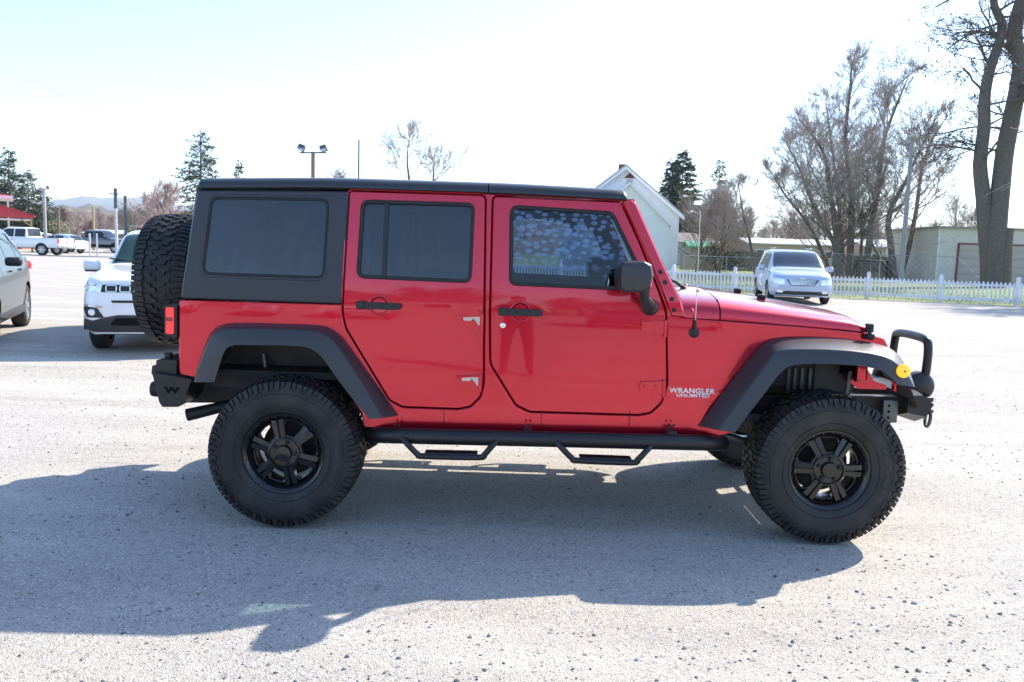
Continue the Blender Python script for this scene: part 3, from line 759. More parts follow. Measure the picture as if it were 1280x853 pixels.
# frame horn with bolt holes (a light plate)
x_, z_ = fx(1111, 514, .25)
b = MB(); b.box((x_, .235, z_), (.085, .012, .13), .003); b.build('bumper_bracket', M_GREYM, bmp)
for dz in (-.035, 0, .035): b = MB(); b.lathe([(.008, 0), (.008, -.003), (.0001, -.003)], (x_-.01, .229, z_+dz), 'y', 10); b.build('bracket_hole', M_DARK, bmp)

# side step ----------------------------------------------------------------------------------
ys = -.075
def S3(px, py, y=ys): x, z = QY(px, py, y); return (x, y, z)
b = MB(); b.tube([S3(462, 543, .04), S3(478, 544.5, -.04), S3(500, 545), S3(870, 553.5), S3(888, 554, -.04), S3(903, 554, .04)], .043, 20); st = b.build('side_step', M_COAT, jeep, smooth=60)
yd = -.135
for pl in (((500, 545), (510, 556), (522, 568), (530, 570.5), (598, 572), (605, 569), (613, 560), (623, 549)), ((692, 549), (703, 561), (715, 573), (723, 576), (790, 578.5), (797, 575), (805, 567), (815, 556))):
    p3 = [S3(pl[0][0], pl[0][1], ys-.02)]+[S3(a, b_, yd) for a, b_ in pl[1:-1]]+[S3(pl[-1][0], pl[-1][1], ys-.02)]
    b = MB(); b.tube(smooth_path(p3, 4), .0165, 12)
    a_, c_ = S3(pl[3][0], pl[3][1]-4, -.11), S3(pl[4][0], pl[4][1]-4, -.11)
    b.box(((a_[0]+c_[0])/2, yd+.035, (a_[2]+c_[2])/2+.004), (c_[0]-a_[0]-.01, .075, .010), .003, rot=Matrix.Rotation(-math.atan2(c_[2]-a_[2], c_[0]-a_[0]), 3, 'Y'))
    b.build('step_hoop', M_COAT, st, smooth=60)
for px in (495, 660, 840):
    a_ = S3(px, 545)
    b = MB(); b.box((a_[0], .02, a_[2]+.01), (.05, .20, .03), .004); b.lathe([(.006, .0), (.006, .012)], (a_[0]-.012, -.045, a_[2]+.048), 'z', 8); b.lathe([(.006, .0), (.006, .012)], (a_[0]+.012, -.045, a_[2]+.048), 'z', 8); b.build('step_bracket', M_CHAS, st)
mirror_copy(st, YC, jeep)

# chassis -----------------------------------------------------------------------------------
ch = MB()
for s_ in (-1, 1):
    y_ = YC+s_*.46
    ch.loft([[(x, y_-.035, z-.065), (x, y_+.035, z-.065), (x, y_+.035, z+.065), (x, y_-.035, z+.065)] for x, z in ((-.80, .66), (-.45, .67), (-.25, .74), (.15, .76), (.45, .66), (.7, .60), (2.3, .60), (2.6, .68), (3.5, .70))])
for x in (-.8, .5, 1.2, 2.0, 2.6, 3.45): ch.box((x, YC, .64), (.08, .95, .10), .01)
ch.box((1.35, YC, .50), (.75, .42, .14), .03); ch.box((.75, YC+.1, .53), (.7, .75, .20), .05); ch.box((1.95, YC-.05, .50), (.55, .30, .20), .05)
ch.box((1.45, YC, .66), (2.7, 1.40, .03))
chs = ch.build('chassis', M_CHAS, jeep)
b = MB(); b.box((WB-.25, YC, .82), (.85, .62, .46), .05); b.box((WB+.05, YC, .57), (.5, .5, .04), .01); b.build('engine', M_CHAS, jeep)  # plain engine mass and skid, added to stop sunlight passing through underneath
b = MB()   # lower rocker panels and sill
for s_ in (-1, 1): b = MB(); b.box((1.45, YC+s_*.66, .605), (1.75, .10, .12), .02); b.build('sill_skirt', M_CHAS, chs)
b = MB()   # inner fender liners seen through the arches
for xc, r_, z0, zt in ((0.0, .56, .66, 1.12), (WB, .60, .66, 1.09)):
    for s_ in (-1, 1):
        y0 = YC+s_*(YC-.03-(.09 if xc > 1 else 0)); y1 = YC+s_*(.43 if xc > 1 else .50)
        rows = []
        for y_ in (y0, y1):
            rows.append([(xc+math.cos(a)*r_, y_, min(zt, TR+.12+math.sin(a)*r_)) for a in [(.32 if xc > 1 else .38)+(PI-(.32 if xc > 1 else .38)-(.1 if xc > 1 else .42))*i/16 for i in range(17)]])
        b = MB(); b.loft([rows[0], rows[1]], closed_ring=False, caps=False)
        zb_ = .70 if xc < 1 else .80; b.add([(xc-.6, y1, zb_), (xc+(.6 if xc < 1 else .36), y1, zb_), (xc+(.6 if xc < 1 else .36), y1, zt), (xc-.6, y1, zt)], [[0, 1, 2, 3]])
        b.build('wheel_well', M_LINER, chs, smooth=50)
b = MB(); b.box((-.05, .31, .98), (.50, .03, .22), .03); b.lathe([(.13, 0), (.14, .02), (.14, .10)], (-.20, .29, .96), 'y', 24)
b.build('filler_guard', M_LINER, chs, smooth=50)
for x in (0, WB):      # axles
    b = MB()
    b.tube([(x, .18, TR), (x, 2*YC-.18, TR)], .045, 14); b.ball((x, YC+(.12 if x else 0), TR), .15, (1, .8, 1), 10)
    for s_ in (-1, 1): b.lathe([(.16, -.012), (.16, .012)], (x, YC+s_*.72, TR), 'y', 32); b.lathe([(.0001, -.013), (.16, -.012)], (x, YC+s_*.72, TR), 'y', 32)
    b.build('axle', M_CHAS, jeep)
for x in (0, WB):
    for s_ in (-1, 1):
        y_ = YC+s_*.55; b = MB()
        hx_ = [(x+.075*math.cos(a), y_-s_*.06+.075*math.sin(a), TR+.06+a/(2*PI)*.055) for a in [PI/6*i for i in range(12*6)]]
        b.tube(hx_, .010, 6); b.build('coil_spring', M_CHAS, jeep)
        b = MB(); dx = -.16 if x == 0 else .16
        b.tube([(x+dx*.6, y_+s_*.09, TR-.02), (x+dx, y_+s_*.05, TR+.22)], .030, 12); b.tube([(x+dx, y_+s_*.05, TR+.22), (x+dx*1.3, y_+s_*.02, TR+.5)], .014, 8)
        b.build('shock_absorber', M_GREYM, jeep)
b = MB(); b.tube([(WB-.55, .30, .52), (WB-.05, .22, TR-.03)], .026, 12); b.build('control_arm', M_GREYM, jeep); b = MB(); b.tube([(WB+.20, .2, TR-.02), (WB+.22, 1.35, TR)], .018, 10); b.build('steering_rod', M_GREYM, jeep)
b = MB(); b.tube([(.55, .30, .50), (.05, .22, TR-.04)], .026, 12); b.build('control_arm', M_GREYM, jeep)
# what shows in the front arch: splash guard, body-colour apron, bracket stubs
for k, px in enumerate((986, 994, 1003, 1013)): b = MB(); x_, z_ = QY(px, 475, .33); b.box((x_, .35, z_-.01), (.020, .03, .16), .004); b.build('engine_bracket', M_GREYM, chs)
x_, z_ = QY(1043, 480, .30); b = MB(); b.prism(fillet([(x_-.11, z_-.13), (x_-.10, z_+.16), (x_+.05, z_+.16), (x_+.13, z_-.02), (x_+.09, z_-.13)], .03), .34, .40); b.build('splash_guard', mat('dusty_grey_plastic', (.10, .10, .095), .7, noise=(6, (.05, .05, .05), 4, .4, .7)), chs)
x_, z_ = QY(1085, 475, .22); b = MB(); b.prism(fillet([(x_-.10, z_+.045), (x_+.01, z_+.055), (x_+.05, z_-.01), (x_+.13, z_-.035), (x_+.13, z_-.06), (x_-.04, z_-.06), (x_-.09, z_-.02)], .012), .26, .36); b.box((x_+.165, .24, z_-.0), (.022, .04, .13), .006); b.build('red_apron', M_RED, chs)

# badge, antenna, mirror --------------------------------------------------------------------------
def badge(s, px, py, wpx, sy):
    tm = text_mesh(s, .05, .0006, 1.08, 0, .0012); xs = [v.co.x for v in tm.vertices]; W_ = max(xs)-min(xs)
    xa, za = Q(px-wpx/2, py-.0); xb, zb = Q(px+wpx/2, py+.55); k = (xb-xa)/W_; m_ = MB(); vs = []
    for v in tm.vertices:
        x = (xa+xb)/2+v.co.x*k; z = (za+zb)/2+(v.co.y-.018)*sy; vs.append((x, SY(x, z)-.0012-v.co.z, z))
    m_.add(vs, [list(p.vertices) for p in tm.polygons]); return m_.build('badge', M_WHITE, body, smooth=0)
badge('WRANGLER', 865, 488.2, 57, .78); badge('UNLIMITED', 866, 494.2, 41, .50)
x_, z_ = Q(867.5, 416); y_ = SY(x_, z_)
b = MB(); b.lathe([(.030, .002), (.028, -.008), (.016, -.016), (.0001, -.020)], (x_, y_, z_), 'y', 24); b.tube([(x_, y_-.014, z_), (x_, y_-.018, z_+.03), (x_, y_-.018, z_+.07)], [.011, .009, .006], 10); an = b.build('antenna', M_BLK, jeep)
b = MB(); b.tube([(x_, y_-.018, z_+.05), (x_-.002, y_-.017, z_+.36), (x_-.006, y_-.015, z_+.66)], [.0028, .0024, .0018], 6); b.build('mast', mat('antenna_steel', (.62, .6, .6), .35, .7), an)
# mirror
ym0, ym1 = -.30, -.10
mp = fillet([yp(780, 328, ym0), yp(806, 326.5, ym0), yp(815, 331, ym0), (yp(817.5, 345, ym0)), yp(814, 361, ym0), yp(802, 366, ym0), yp(780, 366, ym0), yp(776, 362, ym0), yp(776.5, 333, ym0)], .015, 3)
def sc_poly(poly, s_, dx=0):
    cx = sum(p[0] for p in poly)/len(poly); cz = sum(p[1] for p in poly)/len(poly); return [((p[0]-cx)*s_+cx+dx, (p[1]-cz)*s_+cz) for p in poly]
b = MB(); rs = []
for y_, s_, dx in ((ym0-.012, .80, .004), (ym0-.004, .93, 0), (ym0+.012, 1.0, 0), (ym0+.10, 1.02, 0), (ym1-.02, .98, -.004), (ym1, .88, -.004)):
    rs.append([(p[0], y_, p[1]) for p in sc_poly(mp, s_, dx)])
b.loft(rs); mh = b.build('side_mirror', M_FLARE, door_f, smooth=45)
x_, z_ = yp(770.5, 346, ym1); b = MB(); b.prism(fillet([(x_-.005, z_-.063), (x_+.06, z_-.075), (x_+.06, z_+.07), (x_-.005, z_+.055), (x_-.012, z_)], .008), ym0+.04, ym1+.01); b.build('mirror_bezel', M_BLK, door_f)
bx, bz = Q(812, 384); by = SY(bx, bz)
b = MB(); b.ball((bx, by-.012, bz), .050, (1, .85, .92), 12); x_, z_ = yp(806, 366, -.17); b.tube([(x_, -.17, z_+.03), (x_+.0, -.15, z_-.03), (bx-.010, by-.05, bz+.015), (bx-.005, by-.02, bz)], [.028, .027, .032, .04], 14)
b.build('mirror_arm', M_FLARE, door_f, smooth=60)
mirror_copy(mh, YC, jeep)

# interior ------------------------------------------------------------------------------------------
it = MB(); it.box((1.0, YC, .82), (2.9, 1.45, .04)); it.box((1.98, YC, 1.13), (.30, 1.40, .20), .05)
inr = it.build('interior', M_SEAT, jeep)
def seat(x, y, w_=.50):
    s = MB(); s.box((x, y, 1.0), (.50, w_, .16), .05); s.box((x-.24, y, 1.28), (.13, w_*.94, .56), .05, rot=Matrix.Rotation(rad(-14), 3, 'Y')); s.box((x-.33, y, 1.63), (.09, .26, .17), .04, rot=Matrix.Rotation(rad(-10), 3, 'Y'))
    s.tube([(x-.31, y-.06, 1.5), (x-.33, y-.06, 1.6)], .008, 6); s.tube([(x-.31, y+.06, 1.5), (x-.33, y+.06, 1.6)], .008, 6); s.build('seat', M_SEAT, inr, smooth=60)
seat(1.35, .42); seat(1.35, 1.15); seat(.40, .55, .62); seat(.40, 1.1, .5)
b = MB(); b.tube([(1.80+.18*math.cos(a)*.35, 1.15+.18*math.sin(a), 1.20+.17*math.cos(a)) for a in [2*PI*i/24 for i in range(24)]], .013, 8, closed=True); b.tube([(1.80, 1.15, 1.20), (2.0, 1.15, 1.12)], .025, 10); b.box((1.80, 1.15, 1.20), (.03, .12, .09), .012); b.build('steering_wheel', M_BLK, inr, smooth=60)
b = MB()
for s_ in (-1, 1):
    y_ = YC+s_*.60; b.tube(smooth_path([(1.02, y_+s_*.05, .9), (1.02, y_, 1.6), (1.04, y_, 1.78), (1.3, y_, 1.80), (1.58, y_, 1.77), (1.66, y_, 1.70)], 5), .030, 10)
    b.tube(smooth_path([(1.02, y_, 1.79), (.2, y_, 1.79), (-.2, y_, 1.70), (-.36, y_, 1.3), (-.38, y_, .95)], 5), .030, 10)
for x, z in ((1.03, 1.79), (.1, 1.78)): b.tube([(x, YC-.6, z), (x, YC+.6, z)], .030, 10)
b.build('roll_bar', M_BLK, inr, smooth=60)
# ================================================================== other vehicles
def paint(nm, col, metal=.2): return mat(nm, col, .3, metal, 1.0)
P_WHITE = paint('white_paint', (.78, .79, .80), 0); P_GREY = mat('grey_paint', (.05, .063, .078), .35, .1, .4); P_SILVER = paint('pale_silver_blue_paint', (.42, .48, .60), .3)
P_GREY = paint('grey_paint', (.045, .052, .06), .1); P_DKGREY = paint('old_grey_paint', (.15, .15, .16), .2); P_PALE = paint('pale_blue_paint', (.55, .64, .72), .1)
M_ALLOY = mat('alloy_wheel', (.42, .43, .45), .3, .8)
M_CTYRE = mat('car_tyre', (.015, .015, .016), .7)
M_TRIM = mat('grey_trim', (.03, .03, .033), .6)

def car_wheel(par, x, y, r, w_=.22, side=-1, spokes=5, steel=False):
    e = thing('wheel', None, None, (x, y, r), 0, parent=par)
    t = MB(); h = w_/2
    t.lathe([(r*.66, -h*.9), (r*.70, -h), (r*.85, -h*1.05), (r*.96, -h*.9), (r, -h*.7), (r, h*.7), (r*.96, h*.9), (r*.85, h*1.05), (r*.66, h*.9)], (0, 0, 0), 'y', 36); t.build('tyre', M_CTYRE, e)
    m_ = MB(); s_ = side
    m_.lathe([(r*.67, s_*h*.92), (r*.64, s_*h*.95), (r*.61, s_*h*.6), (r*.60, -s_*h*.8)], (0, 0, 0), 'y', 36)
    m_.lathe([(.0001, s_*h*.72), (r*.14, s_*h*.74), (r*.16, s_*h*.5)], (0, 0, 0), 'y', 20)
    for k in range(spokes):
        a = 2*PI*k/spokes; ca, sa = math.cos(a), math.sin(a); pts = [(r*.1, -.035*1), (r*.63, -.05), (r*.63, .05), (r*.1, .035)]
        vs = []
        for yy in (s_*h*.80, s_*h*.55):
            for q, (p_, q_) in enumerate(pts): vs.append((p_*ca-q_*sa, yy if q in (0, 3) else yy+s_*.01, p_*sa+q_*ca))
        m_.add(vs, [[0, 1, 2, 3], [7, 6, 5, 4], [0, 4, 5, 1], [1, 5, 6, 2], [2, 6, 7, 3], [3, 7, 4, 0]])
    m_.lathe([(.0001, s_*h*.1), (r*.6, s_*h*.1)], (0, 0, 0), 'y', 24)
    m_.build('rim', M_ALLOY, e, smooth=30)
    return e

class Car:
    """smooth shell from side-view curves; x grows from the nose to the tail"""
    def __init__(s, L, W, zb, zh, zt, hw, gw, wheels, wr, nose_k=.0, fdep=.0):
        s.L, s.W = L, W; s.zb, s.zh, s.zt, s.hw, s.gw = ci(zb), ci(zh), ci(zt), ci(hw), ci(gw); s.wheels = wheels; s.wr = wr; s.nose_k = nose_k; s.fdep = fdep
    def sec(s, x):
        b, h, t, w_, g = s.zb(x), s.zh(x), s.zt(x), s.hw(x)*s.W/2, s.gw(x)*s.W/2; d = h-b
        t = max(t, h+.01); gh = t-h; cr = min(.07, gh*.35)
        g = min(g, w_*.93)
        P = [(0, b), (w_*.86, b), (w_*.95, b+.05), (w_*.985, b+.22*d), (w_, b+.42*d), (w_*.995, b+.60*d), (w_*.975, b+.78*d), (w_*.955, b+.90*d), (w_*.92, h), (w_*.90, h+.012),
             (w_*.90+(g-w_*.90)*.5, h+.012+(t-cr-h-.012)*.5), (g, t-cr), (g*.94, t-cr*.55), (g*.75, t-cr*.2), (g*.4, t-cr*.03), (0, t)]
        return [(x+s.lean(x, z), y, z) for y, z in P]
    def lean(s, x, z):
        return max(0, 1-x/.5)*s.nose_k*max(0, z-.55)**1.5+ max(0, 1-x/.3)*s.fdep*max(0, .45-z)
    def side(s, x, v, off=0):
        "v 0..1 from belt to roof edge; near side y<0"
        q = s.sec(x); a, b = q[9], q[11]; p = [a[i]+(b[i]-a[i])*v for i in range(3)]
        n = Vector((0, b[2]-a[2], -(b[1]-a[1]))); n = n.normalized() if n.length > 1e-5 else Vector((0, 1, 0))
        return Vector(p)+n*off
    def top(s, x, v, off=0):
        "v -1..1 across between the roof edges"
        q = s.sec(x)[11:]; u = abs(v); ys = [p[1] for p in q]; yy = u*ys[0]; zz = q[-1][2]
        for i in range(len(q)-1):
            if q[i+1][1] <= yy <= q[i][1]+1e-9:
                t = (yy-q[i+1][1])/(q[i][1]-q[i+1][1]+1e-9); zz = q[i+1][2]+(q[i][2]-q[i+1][2])*t; break
        return Vector((q[0][0], yy*(1 if v > 0 else -1), zz+off))
    def shell(s, root, m_, arches=True, seat=True):
        xs = sorted(set([0, .015, .04, .08, .14, .22, .32]+[.32+(s.L-.64)*i/46 for i in range(47)]+[s.L-d for d in (.32, .22, .14, .08, .04, .015, 0)]))
        mb = MB(); rs = []
        for x in xs:
            q = s.sec(x); rs.append(q+[(p[0], -p[1], p[2]) for p in q[-2:0:-1]])
        mb.loft(rs, caps=False); K = len(s.sec(0))
        for o_ in (0, (len(rs)-1)*len(rs[0])):
            n_ = len(rs[0]); mb.f += [[o_+i, o_+i+1, o_+(n_-i-1) % n_, o_+(n_-i) % n_] for i in range(1, K-2)]+[[o_, o_+1, o_+n_-1], [o_+K-2, o_+K-1, o_+K]]; mb.mi += [0]*(K-1)
        o = mb.build('body', [m_, M_DARK], root, smooth=32)
        if arches:
            c = MB()
            for x in s.wheels:
                for sg in (-1, 1):
                    y0, y1 = sg*(s.W/2-.26), sg*(s.W/2+.1); n = 28; R_ = s.wr*1.13
                    pr = [(x+math.cos(2*PI*i/n)*R_, s.wr+.01+math.sin(2*PI*i/n)*R_) for i in range(n)]; c.prism(pr, min(y0, y1), max(y0, y1))
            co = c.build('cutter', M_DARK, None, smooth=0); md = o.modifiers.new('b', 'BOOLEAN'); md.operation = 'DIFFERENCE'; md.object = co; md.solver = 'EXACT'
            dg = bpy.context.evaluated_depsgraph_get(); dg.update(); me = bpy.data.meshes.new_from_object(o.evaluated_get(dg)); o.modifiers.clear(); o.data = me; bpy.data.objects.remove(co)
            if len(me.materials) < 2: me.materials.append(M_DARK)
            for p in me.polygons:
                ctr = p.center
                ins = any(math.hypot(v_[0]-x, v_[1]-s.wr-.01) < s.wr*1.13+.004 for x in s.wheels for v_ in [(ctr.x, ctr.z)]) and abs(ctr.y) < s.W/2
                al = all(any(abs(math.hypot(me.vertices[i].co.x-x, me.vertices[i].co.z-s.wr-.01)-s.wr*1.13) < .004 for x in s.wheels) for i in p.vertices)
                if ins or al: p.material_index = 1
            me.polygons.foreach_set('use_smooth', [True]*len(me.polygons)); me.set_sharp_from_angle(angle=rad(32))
        s.root, s.body = root, o; return o
    def wheels_(s, w_=.22, spokes=5):
        for x in s.wheels:
            for sg in (-1, 1): car_wheel(s.root, x, sg*(s.W/2-w_/2-.015), s.wr, w_, sg, spokes)
    def grid(s, name, fn, a0, a1, b0, b1, mat_, na=10, nb=5, parent=None):
        m_ = MB(); vs = []; fs = []
        for i in range(na+1):
            for j in range(nb+1):
                u, v = i/na, j/nb; vs.append(fn(a0(v)+(a1(v)-a0(v))*u if callable(a0) else a0+(a1-a0)*u, b0+(b1-b0)*v))
        for i in range(na):
            for j in range(nb): k = i*(nb+1)+j; fs.append([k, k+1, k+nb+2, k+nb+1])
        m_.add(vs, fs); return m_.build(name, mat_, parent or s.body, smooth=60, fix=False)
    def windows(s, spans, ws, rw=None, g=None, both=(-1, 1)):
        g = g or G_CAR
        for sg in both:
            for xa, xb, slant0, slant1 in spans:
                f = lambda x, v, sg=sg: (lambda p: Vector((p.x, p.y*sg, p.z)))(s.side(x, v, .006))
                s.grid('window', f, (lambda v, xa=xa, sl=slant0: xa+sl*v), (lambda v, xb=xb, sl=slant1: xb+sl*v), .07, .90, g)
        s.grid('windshield', lambda x, v: s.top(x, v, .006), ws[0], ws[1], -.93, .93, g, 10, 14)
        if rw: s.grid('rear_window', lambda x, v: s.top(x, v, .006), rw[0], rw[1], -.88, .88, g, 8, 14)
    def xnose(s, y, z):
        lo, hi = 0.0, .6; w_ = abs(y)
        def half(x):
            q = s.sec(x); best = 0
            for i in range(1, 9):
                (x0, y0, z0), (x1, y1, z1) = q[i-1], q[i]
                if min(z0, z1)-1e-6 <= z <= max(z0, z1)+1e-6 and abs(z1-z0) > 1e-6: best = max(best, y0+(y1-y0)*(z-z0)/(z1-z0))
            return best
        if half(0) >= w_: return s.lean(0, z)
        for _ in range(18):
            m_ = (lo+hi)/2
            if half(m_) >= w_: hi = m_
            else: lo = m_
        return hi+s.lean(hi, z)
    def nose(s, name, poly, mat_, th=.02, out=.012, holes=(), fil=.01, parent=None, mir=False, cut=True):
        p = fillet(poly, fil) if fil else poly
        f = lambda u, v, off: (s.xnose(u, v)-out+off, u, v)
        us = [a for a, b in p]; n = max(2, int((max(us)-min(us))/.05)); cuts = [min(us)+(max(us)-min(us))*i/n for i in range(1, n)]; vs = [b for a, b in p]; k_ = max(2, int((max(vs)-min(vs))/.04)); cv = [min(vs)+(max(vs)-min(vs))*i/k_ for i in range(1, k_)]
        o = panel(name, p, f, th, mat_, parent or s.body, holes=holes, bev=.002, cuts=cuts, cut_axis=0, cuts2=cv)
        if mir: s.nose(name, [(-a, b) for a, b in poly], mat_, th, out, (), fil, parent)
        return o
def place(root, x_at, px, d, deg, y_at=0):
    """root's local +x is towards the tail; put the local point (x_at, 0) at gp(px, d) heading deg (camera axes)"""
    a = hd(deg)+PI; p = gp(px, d); root.rotation_euler = (0, 0, a)
    root.location = (p.x-x_at*math.cos(a)+y_at*math.sin(a), p.y-x_at*math.sin(a)-y_at*math.cos(a), 0)

# white compact off-roader with slotted grille, facing us behind the spare wheel ----------------
def compact():
    r_ = thing('compact_suv', 'white compact SUV with slotted black grille, parked facing us behind the spare wheel', 'car')
    c = Car(4.40, 1.82, [(0, .29), (.1, .27), (.5, .24), (3.8, .26), (4.4, .40)], [(0, .96), (.06, .98), (.3, 1.01), (1.1, 1.07), (2.5, 1.10), (4.2, 1.15), (4.4, 1.08)],
            [(0, .985), (.06, 1.02), (.3, 1.07), (.9, 1.13), (1.15, 1.16), (1.75, 1.58), (2.2, 1.66), (3.4, 1.64), (4.0, 1.56), (4.3, 1.18), (4.4, 1.10)],
            [(0, .74), (.03, .82), (.09, .89), (.2, .95), (.45, .99), (1.2, 1.0), (3.6, 1.0), (4.2, .95), (4.4, .82)],
            [(0, .6), (.3, .80), (1.1, .84), (1.7, .72), (2.2, .70), (3.8, .68), (4.4, .6)], (.92, 3.56), .35, nose_k=.16, fdep=.35)
    c.shell(r_, P_WHITE); c.wheels_()
    c.windows([(1.62, 2.28, .12, 0), (2.36, 3.10, 0, 0), (3.18, 3.75, 0, -.15)], (1.20, 1.80), (4.02, 4.28), g=glass('car_glass_green', (.20, .30, .27), 1.6))
    gl = c.nose('grille', [(-.62, .83), (.62, .83), (.60, .925), (-.60, .925)], M_BLK, fil=.02)
    for i in range(7):
        y = (i-3)*.165; o_ = fillet([(y-.066, .832), (y+.066, .832), (y+.066, .922), (y-.066, .922)], .025)
        c.nose('slot_frame', o_, M_CHROME, th=.015, out=.014, holes=[offset(o_, .010)], fil=0, parent=gl)
    for sg in (-1, 1):
        P_ = [(sg*.60, .83), (sg*.86, .845), (sg*.885, .93), (sg*.80, .955), (sg*.60, .93)]
        hl_ = c.nose('headlight', P_, M_CLEAR, out=.010, fil=.02)
        for dy in (.67, .78):
            x_ = c.xnose(sg*dy, .885); b = MB(); b.lathe([(.0001, .01), (.03, -.005), (.042, -.018), (.045, -.012)], (x_, sg*dy, .888), 'x', 20); b.build('lamp', M_CHROME, hl_)
        F_ = [(sg*.58, .50), (sg*.80, .50), (sg*.855, .61), (sg*.83, .645), (sg*.66, .625)]
        fo = c.nose('fog_lamp_bezel', F_, M_BLK, out=.008, fil=.015)
        x_ = c.xnose(sg*.715, .57); b = MB(); b.lathe([(.0001, -.016), (.035, -.020), (.045, -.010), (.048, 0)], (x_, sg*.725, .568), 'x', 20); b.build('fog_lamp', M_CLEAR, fo, smooth=60)
        c.nose('chrome_strip', [(sg*.60, .630), (sg*.84, .655), (sg*.84, .668), (sg*.60, .643)], M_CHROME, out=.014, fil=0, parent=fo)
        # mirrors
        b = MB(); b.box((1.50, sg*1.02, 1.12), (.12, .22, .15), .04); b.build('side_mirror', P_WHITE, c.body, smooth=60)
        b = MB(); b.box((1.51, sg*.98, 1.045), (.11, .26, .03), .01); b.build('mirror_foot', M_BLK, c.body)
    c.nose('upper_intake', [(-.48, .695), (.48, .695), (.50, .725), (-.50, .725)], M_BLK, fil=.01)
    c.nose('lower_cladding', [(-.885, .31), (.885, .31), (.885, .49), (.72, .46), (.60, .50), (.42, .535), (-.42, .535), (-.60, .50), (-.72, .46), (-.885, .49)], M_TRIM, out=.010, fil=.02)
    c.nose('lower_intake', [(-.52, .40), (.52, .40), (.44, .50), (-.44, .50)], M_DARK, out=.016, fil=.02)
    for sg in (-1, 1):
        b = MB(); b.tube(smooth_path([(1.9, sg*.60, 1.64), (2.1, sg*.60, 1.70), (3.3, sg*.58, 1.68), (3.6, sg*.57, 1.62)], 4), .014, 8); b.build('roof_rail', M_BLK, c.body)
        for k, x in enumerate(c.wheels):
            n = 20; R0 = .35*1.13; b = MB()
            rr = [[(x+math.cos(a)*q, sg*yy, .36+math.sin(a)*q) for q, yy in ((R0-.005, .895), (R0+.055, .905), (R0+.055, .925), (R0-.005, .925))] for a in [rad(-8+196*i/n) for i in range(n+1)]]
            b.loft(rr); b.build('arch_cladding', M_TRIM, c.body)
    b = MB(); b.tube([(1.24, -.3, 1.185), (1.30, .25, 1.24)], .010, 6); b.tube([(1.24, .35, 1.185), (1.30, .75, 1.23)], .010, 6); b.build('wiper', M_BLK, c.body)
    place(r_, .0, 189, 10.8, -75); return r_
compact()

def crossover():
    r_ = thing('crossover', 'grey crossover cut by the left edge, seen along its side with black mirror', 'car')
    c = Car(4.60, 1.86, [(0, .36), (.1, .28), (.6, .25), (3.9, .27), (4.6, .45)], [(0, .80), (.2, .92), (1.1, 1.02), (2.4, 1.05), (3.9, 1.12), (4.45, 1.15), (4.6, 1.05)],
            [(0, .86), (.2, .98), (1.0, 1.10), (1.2, 1.14), (2.0, 1.58), (2.5, 1.67), (3.3, 1.65), (4.0, 1.54), (4.42, 1.22), (4.6, 1.12)],
            [(0, .72), (.05, .82), (.2, .93), (.6, .99), (1.2, 1.0), (3.7, 1.0), (4.2, .95), (4.5, .86), (4.6, .78)],
            [(0, .6), (.3, .80), (1.2, .84), (2.0, .72), (2.5, .69), (3.8, .67), (4.6, .6)], (.92, 3.62), .35, nose_k=.1)
    c.shell(r_, P_GREY); c.wheels_()
    c.windows([(1.72, 2.38, .14, 0), (2.46, 3.25, 0, 0), (3.32, 3.95, 0, -.15)], (1.28, 2.02), (4.05, 4.38), g=glass('car_glass_pale', (.35, .42, .45), 1.9))
    for sg in (-1, 1):
        b = MB(); b.box((1.72, sg*1.03, 1.13), (.14, .22, .13), .04); b.build('side_mirror', M_BLK, c.body, smooth=60)
        for x in (2.30, 3.12): b = MB(); b.box((x, sg*.912, .97), (.20, .03, .03), .01); b.build('door_handle', P_GREY, c.body)
        b = MB(); b.box((4.47, sg*.80, .99), (.16, .14, .15), .04); b.build('taillight', M_REDL, c.body, smooth=60)
        b = MB(); b.box((2.3, sg*.905, .33), (2.2, .03, .12), .01); b.build('sill_cladding', M_TRIM, c.body)
    b = MB(); b.box((.10, 0, .60), (.12, 1.1, .28), .04); b.build('grille', M_BLK, c.body)
    for sg in (-1, 1): b = MB(); b.box((.20, sg*.70, .80), (.25, .30, .10), .04); b.build('headlight', M_CLEAR, c.body)
    place(r_, 3.62, 33, 13.9, -68, -.93); return r_
crossover()

